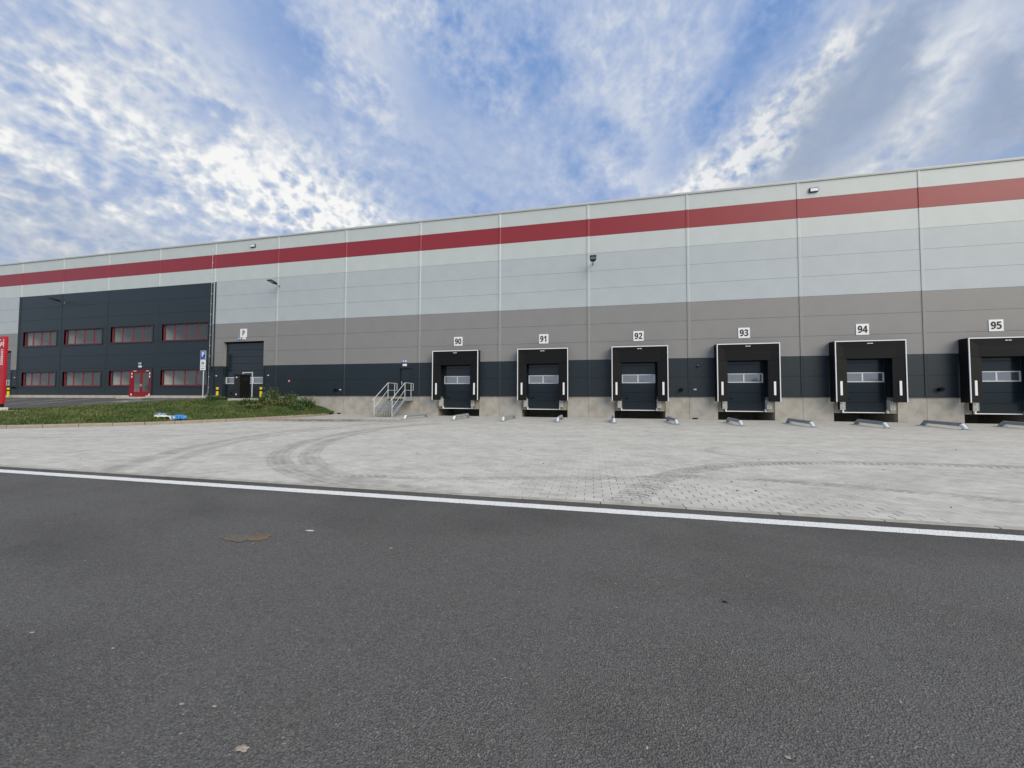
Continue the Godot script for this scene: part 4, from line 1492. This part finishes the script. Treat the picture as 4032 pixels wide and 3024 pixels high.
# ------------------------------------------------------------------ wheel guides
func build_yard_things() -> void:
	var g := [[19.5, 4.62, 1.95, 0.15, "left of dock ninety, nearest the stair"], [22.55, 4.7, 1.95, -0.05, "right of dock ninety"], [25.42, 4.8, 1.95, 0.05, "left of dock ninety-one"], [28.38, 4.8, 2.15, 0.02, "right of dock ninety-one"], [31.25, 4.85, 2.05, 0.1, "left of dock ninety-two"], [34.18, 5.05, 2.15, 0.15, "right of dock ninety-two"], [37.02, 5.05, 2.5, 0.25, "left of dock ninety-three"], [39.85, 5.25, 2.5, 0.25, "right of dock ninety-three"], [42.8, 5.0, 2.55, 0.3, "left of dock ninety-four"], [45.55, 5.05, 2.5, 0.35, "right of dock ninety-four"], [48.6, 5.0, 2.4, 0.4, "left of dock ninety-five"]]
	for q in g:
		var t := thing("wheel_guide", "galvanised tube wheel guide on the paving " + q[4], "wheel guide", V(q[0], 0, q[1]), 0.0, "tube wheel guides before the docks")
		var end := V(q[3], 0, q[2] - q[1])
		var r := 0.08
		var top0 := V(0, 0.205, -0.17)
		var top1 := end + V(0, 0.205, 0.17)
		var b := MB.new()
		b.cyl(top0, top1, r, r, 16, false, false)
		b.ball(top0, r, 14, 8)
		b.ball(top1, r, 14, 8)
		part("tube", b.mesh(), M.galv, t)
		for s in 2:
			var foot := Vector3.ZERO if s == 0 else end
			var tp := top0 if s == 0 else top1
			b = MB.new()
			b.cyl(foot + V(0, 0.01, 0.03 if s == 0 else -0.03), tp, r, r, 16)
			part("leg", b.mesh(), M.galv_bright if s == 0 else M.galv, t)
			part("base_plate", boxes([[foot + V(-0.17, 0.002, -0.15), foot + V(0.17, 0.014, 0.15)]], 0.003), M.galv, t)
			for e in [[-0.14, -0.12], [0.14, -0.12], [-0.14, 0.12], [0.14, 0.12]]:
				b = MB.new()
				b.cyl(foot + V(e[0], 0.013, e[1]), foot + V(e[0], 0.032, e[1]), 0.014, 0.012, 6)
				part("bolt", b.mesh(), M.galv_bright, t)
			# gusset
			b = MB.new()
			var gx := 0.006
			var g0 := foot + V(0, 0.014, -0.13 if s == 0 else 0.13)
			b.face_out([g0 + V(0.16, 0, 0), g0 + V(0.05, 0.16, 0), g0 + V(0.02, 0, 0)], g0 + V(0, 0, 1))
			b.face_out([g0 + V(0.16, 0, gx), g0 + V(0.05, 0.16, gx), g0 + V(0.02, 0, gx)], g0 - V(0, 0, 1))
			part("gusset", b.mesh(), M.galv, t)

# ------------------------------------------------------------------ grass bank and what stands on it
func bank_height(x: float, z: float) -> float:
	var best := 1e9
	var y := 0.5
	for k in range(25, edge_line.size(), 1):
		for t in 13:
			var p := bank_point(k, t / 12.0)
			var d := (p.x - x) * (p.x - x) + (p.z - z) * (p.z - z)
			if d < best:
				best = d
				y = p.y
	return y

func bollard(label: String, x: float, z: float) -> void:
	var t := thing("bollard", label, "bollard", V(x, 1.18, z), 0.0, "yellow and black bollards at the gates")
	var r := 0.085
	var b := MB.new()
	b.cyl(V(0, 0, 0), V(0, 0.52, 0), r, r, 16)
	part("post", b.mesh(), M.yellow, t)
	b = MB.new()
	b.cyl(V(0, 0.52, 0), V(0, 0.64, 0), r + 0.002, r + 0.002, 16)
	part("black_band", b.mesh(), M.black, t)
	b = MB.new()
	b.cyl(V(0, 0.64, 0), V(0, 0.84, 0), r, r, 16)
	part("yellow_band", b.mesh(), M.yellow, t)
	b = MB.new()
	b.cyl(V(0, 0.84, 0), V(0, 0.95, 0), r + 0.002, r * 0.9, 16)
	part("cap", b.mesh(), M.black, t)

func build_bank_things() -> void:
	bollard("yellow and black bollard at the left corner of gate P", 1.36, 0.8)
	bollard("yellow and black bollard at the right corner of gate P", 5.46, 0.8)
	bollard("yellow and black bollard beside the far gate behind the red pillar", -22.42, 0.8)
	# parking sign
	var s := thing("parking_sign", "grey post with a blue parking sign and two white plates", "sign", V(0.0, 1.2, 0.9))
	var b := MB.new()
	b.cyl(V(0.03, 0, -0.04), V(0.03, 3.72, -0.04), 0.032, 0.032, 12)
	part("post", b.mesh(), M.galv_bright, s)
	for q in [["parking_plate", 3.0, 3.7, M.blue_sign], ["count_plate", 2.49, 2.975, M.white], ["lower_plate", 2.16, 2.465, M.white]]:
		var w := 0.27
		var yc: float = (q[1] + q[2]) * 0.5
		part(q[0] + "_rim", boxes([[V(-w, q[1], -0.005), V(w, q[2], 0.012)]], 0.006), M.white, s)
		part(q[0], boxes([[V(-w + 0.025, q[1] + 0.025, 0.0125), V(w - 0.025, q[2] - 0.025, 0.0155)]], 0.001), q[3], s)
		if yc > 3.2:
			letters("P", true, 0.52, M.white, s, V(-0.02, 3.42, 0.020), 0.95)
			part("pictogram", boxes([[V(0.04, 3.05, 0.016), V(0.20, 3.075, 0.02)], [V(0.06, 3.075, 0.016), V(0.085, 3.2, 0.02)], [V(0.085, 3.13, 0.016), V(0.17, 3.15, 0.02)]]), M.blue_lamp, s)
		elif yc > 2.6:
			letters("2x", true, 0.30, M.ink, s, V(0, 2.735, 0.020), 0.9)
		else:
			part("printed_bar", boxes([[V(-0.15, 2.29, 0.016), V(0.15, 2.335, 0.02)]]), M.ink, s)
	# black cabinet on a concrete footing
	var gy := 0.86
	var f := thing("concrete_footing", "pale concrete footing under the black cabinet on the grass", "footing", V(6.83, 0.62, 3.3))
	part("block", boxes([[V(-0.78, 0, -0.55), V(0.62, 0.53, 0.62)]], 0.02), M.pale_concrete, f)
	part("collar", boxes([[V(-0.52, 0.53, -0.46), V(0.08, 0.545, 0.5)]], 0.004), M.concrete_old, f)
	var c := thing("utility_cabinet", "black metal cabinet with white labels standing before gate P", "cabinet", V(6.61, 1.165, 3.38))
	part("body", boxes([[V(-0.25, 0, -0.385), V(0.25, 1.60, 0.385)]], 0.012), M.black, c)
	b = MB.new()
	var lid := [V(-0.29, 1.60, -0.43), V(0.29, 1.60, -0.43), V(0.29, 1.60, 0.43), V(-0.29, 1.60, 0.43)]
	var lid2 := [V(-0.29, 1.69, -0.43), V(0.29, 1.63, -0.43), V(0.29, 1.63, 0.43), V(-0.29, 1.69, 0.43)]
	var mid := V(0, 1.63, 0)
	b.face_out(lid.duplicate(), mid)
	b.face_out(lid2.duplicate(), mid)
	for k in 4: b.face_out([lid[k], lid[(k + 1) % 4], lid2[(k + 1) % 4], lid2[k]], mid)
	part("lid", b.mesh(), M.ink, c)
	part("door", boxes([[V(-0.225, 0.05, 0.386), V(0.225, 1.56, 0.398)]], 0.004), M.ink, c)
	for y in [0.27, 1.42]:
		b = MB.new()
		b.cyl(V(-0.02, y, 0.399), V(-0.02, y, 0.41), 0.05, 0.048, 16)
		part("label_disc", b.mesh(), M.white, c)
	part("side_vent", boxes([[V(0.251, 1.25, -0.2), V(0.257, 1.27, 0.2)], [V(0.251, 1.30, -0.2), V(0.257, 1.32, 0.2)], [V(0.251, 1.35, -0.2), V(0.257, 1.37, 0.2)]]), M.ink, c)
	# red totem
	var t := thing("sign_pillar", "tall red sign pillar with white upright lettering at the drive", "sign pillar", V(-2.62, 0.44, 10.1))
	part("board", boxes([[V(-0.62, 0.40, -0.07), V(0.62, 4.2, 0.07)]], 0.02), M.totem_red, t)
	part("board_shoe", boxes([[V(-0.56, 0.20, -0.05), V(0.56, 0.40, 0.05)]], 0.01), M.black, t)
	part("foot", boxes([[V(-0.60, 0.02, -0.20), V(0.60, 0.20, 0.20)]], 0.02), M.pale_concrete, t)
	part("slab", boxes([[V(-1.3, -0.30, -0.6), V(1.30, 0.02, 0.7)]], 0.02), M.pale_concrete, t)
	letters("p3", true, 0.26, M.white, t, V(0.43, 3.80, 0.076), 1.0, 0.0)
	part("logo_corner", boxes([[V(0.25, 3.95, 0.071), V(0.30, 4.02, 0.079)], [V(0.50, 3.95, 0.071), V(0.56, 4.02, 0.079)], [V(0.25, 3.62, 0.071), V(0.30, 3.69, 0.079)], [V(0.50, 3.62, 0.071), V(0.56, 3.69, 0.079)]], 0.003), M.white, t)
	letters("LOVOSICE", true, 0.235, M.white, t, V(0.45, 3.02, 0.076), 0.80, -PI / 2)
	letters("p3parks.com", true, 0.21, M.white, t, V(0.30, 1.28, 0.076), 0.88, -PI / 2)
	# blue and white crumpled sheet by the kerb
	var bs := thing("plastic_sheet", "crumpled blue and white plastic sheet lying on the grass by the kerb", "plastic sheet", V(10.05, 0.0, 10.15))
	for q in [["blue_half", flat(lin(0.04, 0.22, 0.60), 0.4), 0.20, 0.80, 0.10, 3], ["white_half", flat(lin(0.66, 0.61, 0.50), 0.6), -0.72, 0.52, 0.07, 8], ["blue_corner", flat(lin(0.13, 0.33, 0.62), 0.4), -0.80, -0.55, 0.11, 5]]:
		var sb := MB.new()
		var fn := FastNoiseLite.new()
		fn.frequency = 2.3
		fn.seed = q[5]
		var N := 14
		var G := []
		for a in N + 1:
			var row := []
			for e in 7:
				var u := float(a) / N
				var w := e / 6.0 - 0.5
				var x: float = lerpf(q[2], q[3], u)
				var taper := sin(PI * clampf(u * 0.9 + 0.08, 0.0, 1.0))
				var z: float = (0.14 if q[0] == "white_half" else 0.0) + w * (0.22 + 0.34 * taper) + fn.get_noise_1d(u * 3.0) * 0.1
				var y: float = q[4] + 0.06 * taper * (1.0 - absf(w) * 1.2) + fn.get_noise_2d(x * 3.0, z * 3.0) * 0.06
				row.append(V(x, y + bank_height(10.05 + x, 10.15 + z), z))
			G.append(row)
		for a in N:
			for e in 6:
				sb.quad(G[a][e], G[a][e + 1], G[a + 1][e + 1], G[a + 1][e])
				sb.quad(G[a + 1][e] - V(0, 0.006, 0), G[a + 1][e + 1] - V(0, 0.006, 0), G[a][e + 1] - V(0, 0.006, 0), G[a][e] - V(0, 0.006, 0))
		part(q[0], sb.mesh(), q[1], bs)
	build_grass()

func blade(b: MB, p: Vector3, h: float, w: float, lean: Vector3, c: Color) -> void:
	b.col = c
	var side := V(-lean.z, 0, lean.x).normalized() * w
	if side.length() < 0.0001: side = V(w, 0, 0)
	var m := p + lean * h * 0.35 + V(0, h * 0.6, 0)
	var tip := p + lean * h + V(0, h * 0.92, 0)
	b.quad(p - side, p + side, m + side * 0.7, m - side * 0.7)
	b.tri(m - side * 0.7, m + side * 0.7, tip)

func tuft(kind: int) -> ArrayMesh:
	var b := MB.new()
	b.colored = true
	for k in 16:
		var a := rng.randf() * TAU
		var r := sqrt(rng.randf()) * 0.17
		var g := rng.randf_range(0.7, 1.25)
		var c := Color(0.09 * g, 0.142 * g, 0.034 * g)
		if kind == 1 or (kind != 2 and rng.randf() < 0.12): c = Color(0.16 * g, 0.165 * g, 0.06 * g)
		if kind == 2: c = Color(0.06 * g, 0.108 * g, 0.024 * g)
		blade(b, V(cos(a) * r, -0.01, sin(a) * r), rng.randf_range(0.035, 0.10), rng.randf_range(0.006, 0.012), V(rng.randf_range(-0.7, 0.7), 0, rng.randf_range(-0.7, 0.7)), c)
	return b.mesh()

func weed(kind: int, height: float, dens: int) -> ArrayMesh:
	var b := MB.new()
	b.colored = true
	for k in dens:
		var a := rng.randf() * TAU
		var r := sqrt(rng.randf()) * 0.46
		var p := V(cos(a) * r, -0.05, sin(a) * r)
		var h := height * rng.randf_range(0.5, 1.0) * (1.0 - r * 0.8)
		var g := rng.randf_range(0.65, 1.3)
		var c := Color(0.085 * g, 0.135 * g, 0.055 * g)
		if kind == 1: c = Color(0.15 * g, 0.155 * g, 0.06 * g)
		elif rng.randf() < 0.16: c = Color(0.12 * g, 0.14 * g, 0.07 * g)
		var lean := V(rng.randf_range(-0.35, 0.35), 0, rng.randf_range(-0.35, 0.35))
		blade(b, p, h, 0.009, lean, c)
		for j in 9:  # narrow leaves up the stalk
			var u := rng.randf_range(0.15, 0.95)
			var q := p + lean * h * u * u + V(0, h * 0.92 * u, 0)
			var la := rng.randf() * TAU
			blade(b, q, rng.randf_range(0.08, 0.19), 0.017, V(cos(la) * 1.1, 0, sin(la) * 1.1), c * Color(1.05, 1.1, 1.0))
	return b.mesh()

func build_grass() -> void:
	var kinds := [tuft(0), tuft(0), tuft(2), tuft(1)]
	var lists := [[], [], [], []]
	var f := FastNoiseLite.new()
	f.frequency = 0.55
	f.seed = 4
	for k in 13000:
		var s := rng.randi_range(26, edge_line.size() - 3)
		var t := rng.randf_range(0.03, 0.985)
		var a := bank_point(s, t)
		var b := bank_point(s + 1, t)
		var p := a.lerp(b, rng.randf())
		if p.z < 0.1: continue
		if absf(p.x - 6.75) < 0.75 and absf(p.z - 3.33) < 0.62: continue
		if absf(p.x + 2.6) < 1.35 and absf(p.z - 10.1) < 0.72: continue
		var nz := f.get_noise_2d(p.x, p.z)
		var bare := exp(-pow((p.x - 3.6) / 2.4, 2.0) - pow((p.z - 10.6) / 0.8, 2.0))
		if rng.randf() < bare * 0.85: continue
		var kd := 0
		if nz > 0.18 or rng.randf() < bare: kd = 3 if rng.randf() < 0.5 else 0
		elif nz < -0.15: kd = 2
		else: kd = rng.randi() % 2
		var sc := rng.randf_range(0.75, 1.5) * (1.0 + 0.25 * nz)
		lists[kd].append(Transform3D(Basis(Vector3.UP, rng.randf() * TAU).scaled(V(sc, sc, sc)), p))
	var names := ["grass", "grass", "dark_grass", "dry_grass"]
	for k in 4:
		var mm := MultiMesh.new()
		mm.transform_format = MultiMesh.TRANSFORM_3D
		mm.mesh = kinds[k]
		mm.instance_count = lists[k].size()
		for j in lists[k].size(): mm.set_instance_transform(j, lists[k][j])
		var o := MultiMeshInstance3D.new()
		o.multimesh = mm
		o.material_override = M.blades
		o.name = numbered(names[k])
		add_child(o)
		o.set_meta("kind", "stuff")
		tag(o, ["short green grass over the bank", "more short green grass over the bank", "darker grass in patches on the bank", "dry yellowish grass in patches on the bank"][k], "grass")
	# tall weeds at the right of the bank
	var w := [[7.65, 1.9, 0, 1.45, "tall bushy green weed right of gate P, the highest on the bank"], [8.1, 2.8, 0, 0.95, "green weed clump on the bank below the red fire sign"], [8.7, 1.4, 0, 1.0, "green weed clump against the concrete wall at the top of the bank"], [9.0, 3.4, 1, 0.8, "dry yellow weed clump midway down the bank"], [9.5, 1.9, 0, 0.9, "green weed clump midway along the concrete wall"], [9.8, 2.9, 1, 0.75, "dry yellow weed clump right of the middle of the bank"], [10.4, 1.7, 0, 1.15, "tall pointed weed near the right end of the bank"], [10.7, 3.0, 0, 0.7, "low green weed clump above the kerb at the right end"], [6.95, 1.5, 0, 0.6, "low green weed beside the right bollard of gate P"], [8.2, 4.3, 0, 0.65, "green weed clump right of the cabinet footing"], [5.2, 3.9, 0, 0.34, "small weed left of the cabinet footing"], [4.1, 3.2, 0, 0.36, "small weed under the parking sign at the drive edge"], [9.6, 5.2, 1, 0.4, "pale dry weed on the lower slope of the bank"]]
	for q in w:
		var y := bank_height(q[0], q[1])
		var t := thing("weed_clump", q[4], "weed", V(q[0], y, q[1]), 0.0, "weeds on the grass bank")
		part("stalks", weed(q[2], q[3], 70), M.blades, t)
		part("undergrowth", weed(q[2], q[3] * 0.55, 60), M.blades, t)

# ------------------------------------------------------------------ bits on the road and paving
func pebble(r: float, sd: int) -> ArrayMesh:
	var b := MB.new()
	var f := FastNoiseLite.new()
	f.seed = sd
	f.frequency = 1.1
	b.ball(Vector3.ZERO, r, 9, 6, V(1.2, 0.55, 0.9))
	for k in b.v.size(): b.v[k] *= 1.0 + 0.35 * f.get_noise_3dv(b.v[k] / r)
	return b.mesh()

func patch(x: float, z: float, rx: float, rz: float, h: float, sd: int) -> ArrayMesh:
	var b := MB.new()
	var f := FastNoiseLite.new()
	f.seed = sd
	f.frequency = 0.8
	var N := 18
	var rings := 4
	var G := []
	for q in rings + 1:
		var row := []
		for k in N:
			var a := TAU * k / N
			var e := 1.0 + 0.55 * f.get_noise_2d(cos(a) * 2.0, sin(a) * 2.0)
			var u := float(q) / rings
			row.append(V(x + cos(a) * rx * e * u, (1.0 - u * u) * h * (0.7 + (0.6 * f.get_noise_2d(k * 1.3, q * 2.0) if q > 0 else 0.0)) + 0.001, z + sin(a) * rz * e * u))
		G.append(row)
	for q in rings:
		for k in N:
			var k2 := (k + 1) % N
			b.quad(G[q][k2], G[q][k], G[q + 1][k], G[q + 1][k2])
	return b.mesh()

func build_road_bits() -> void:
	var mud := part("mud_patch", patch(27.08, 21.42, 0.105, 0.085, 0.012, 3), M.mud, self)
	tag(mud, "brown dried mud patch on the asphalt left of centre", "mud")
	var mud2 := part("mud_patch", patch(26.90, 21.47, 0.16, 0.075, 0.004, 6), M.dust, self)
	tag(mud2, "thin brown mud smear trailing left from the mud patch", "mud")
	var chip := part("pale_chip", patch(27.42, 21.16, 0.045, 0.018, 0.006, 7), M.pale_concrete, self)
	tag(chip, "pale flat mortar chip on the asphalt right of the mud patch", "chip")
	var twin := part("flat_stone", patch(28.85, 23.16, 0.026, 0.014, 0.008, 9), M.pale_stone, self)
	tag(twin, "pinkish flat stone in the asphalt near the bottom edge", "stone")
	var leaf := part("dark_leaf", patch(30.98, 21.67, 0.018, 0.008, 0.006, 12), M.black, self)
	tag(leaf, "single dark leaf on the asphalt right of centre", "leaf")
	var n := 0
	for q in [[28.42, 21.37, 0.02], [27.68, 22.85, 0.010], [27.08, 22.85, 0.016], [30.84, 22.76, 0.012], [28.41, 23.05, 0.012], [28.56, 23.03, 0.011]]:
		var words := ["between the mud patch and the middle", "left, below the mud patch", "farthest left, near the frame edge", "at the bottom right", "left of a pair near the bottom", "right of a pair near the bottom"]
		var o := part("pale_stone", patch(q[0], q[1], q[2] * 0.95, q[2] * 0.5, 0.004, 20 + n), M.pale_stone, self)
		tag(o, "pale stone set in the asphalt, " + words[n], "stone", "pale stones in the asphalt")
		n += 1
	# dark pebbles scattered over the paving
	var spots := [[32.25, 16.7], [32.28, 17.91], [31.62, 18.41], [31.59, 17.91], [30.96, 18.92], [32.15, 18.51], [32.71, 18.03], [32.41, 18.45], [30.91, 18.43], [29.2, 17.0], [34.0, 17.6], [35.4, 16.2], [37.0, 17.2], [26.2, 16.4], [28.4, 15.2], [33.2, 19.0], [34.4, 18.8]]
	var mm := MultiMesh.new()
	mm.transform_format = MultiMesh.TRANSFORM_3D
	mm.mesh = pebble(0.010, 5)
	var total := spots.size() + 60
	mm.instance_count = total
	for k in total:
		var p := V(rng.randf_range(12.5, 50.0), 0.006, rng.randf_range(4.0, 19.3))
		if k < spots.size(): p = V(spots[k][0], 0.006, spots[k][1])
		var sc := rng.randf_range(0.6, 1.3)
		mm.set_instance_transform(k, Transform3D(Basis(Vector3.UP, rng.randf() * TAU).scaled(V(sc, sc, sc)), p))
	var o := MultiMeshInstance3D.new()
	o.multimesh = mm
	o.material_override = M.dark_stone
	o.name = "pebbles"
	add_child(o)
	o.set_meta("kind", "stuff")
	tag(o, "dark pebbles scattered over the pale paving", "pebbles")
	# pale flecks trodden into the asphalt
	var gm := MultiMesh.new()
	gm.transform_format = MultiMesh.TRANSFORM_3D
	gm.mesh = patch(0, 0, 0.009, 0.005, 0.002, 31)
	gm.instance_count = 70
	for k in 70:
		var p := V(30.0 + rng.randfn(0.0, 2.4), -0.003, rng.randf_range(20.2, 23.6))
		var sc := rng.randf_range(0.3, 1.1)
		gm.set_instance_transform(k, Transform3D(Basis(Vector3.UP, rng.randf() * TAU).scaled(V(sc, 1.0, sc)), p))
	var go := MultiMeshInstance3D.new()
	go.multimesh = gm
	go.material_override = M.pale_stone
	go.name = "pale_flecks"
	add_child(go)
	go.set_meta("kind", "stuff")
	tag(go, "small pale flecks trodden into the dark asphalt", "flecks")
	# the far wood that the office windows mirror
	var lf := MB.new()
	lf.colored = true
	for k in 420:
		var d := V(rng.randfn(0, 1), rng.randfn(0, 1), rng.randfn(0, 1)).normalized() * pow(rng.randf(), 0.4)
		var c := V(d.x * 3.2, 3.6 + d.y * 3.2, d.z * 3.2)
		var u := V(rng.randfn(0, 1), rng.randfn(0, 1), rng.randfn(0, 1)).normalized() * 0.55
		var w := u.cross(V(rng.randfn(0, 1), rng.randfn(0, 1), rng.randfn(0, 1))).normalized() * 0.4
		var gsh := rng.randf_range(0.7, 1.3)
		lf.col = Color(0.04 * gsh, 0.065 * gsh, 0.022 * gsh)
		lf.quad(c - u - w, c + u - w, c + u + w, c - u + w)
	lf.col = Color(0.07, 0.055, 0.04)
	lf.cyl(V(0, -0.5, 0), V(0, 3.4, 0), 0.22, 0.12, 7)
	var wood := MultiMesh.new()
	wood.transform_format = MultiMesh.TRANSFORM_3D
	wood.mesh = lf.mesh()
	wood.instance_count = 90
	for k in 90:
		var sc := rng.randf_range(0.55, 1.25)
		wood.set_instance_transform(k, Transform3D(Basis(Vector3.UP, rng.randf() * TAU).scaled(V(sc, sc, sc)), V(-190.0 + k * 3.9 + rng.randf_range(-2, 2), -0.3, rng.randf_range(118.0, 142.0))))
	var wo := MultiMeshInstance3D.new()
	wo.multimesh = wood
	wo.material_override = M.blades
	wo.name = "far_wood"
	add_child(wo)
	wo.set_meta("kind", "stuff")
	tag(wo, "distant low wood across the road, mirrored in the office windows", "wood")
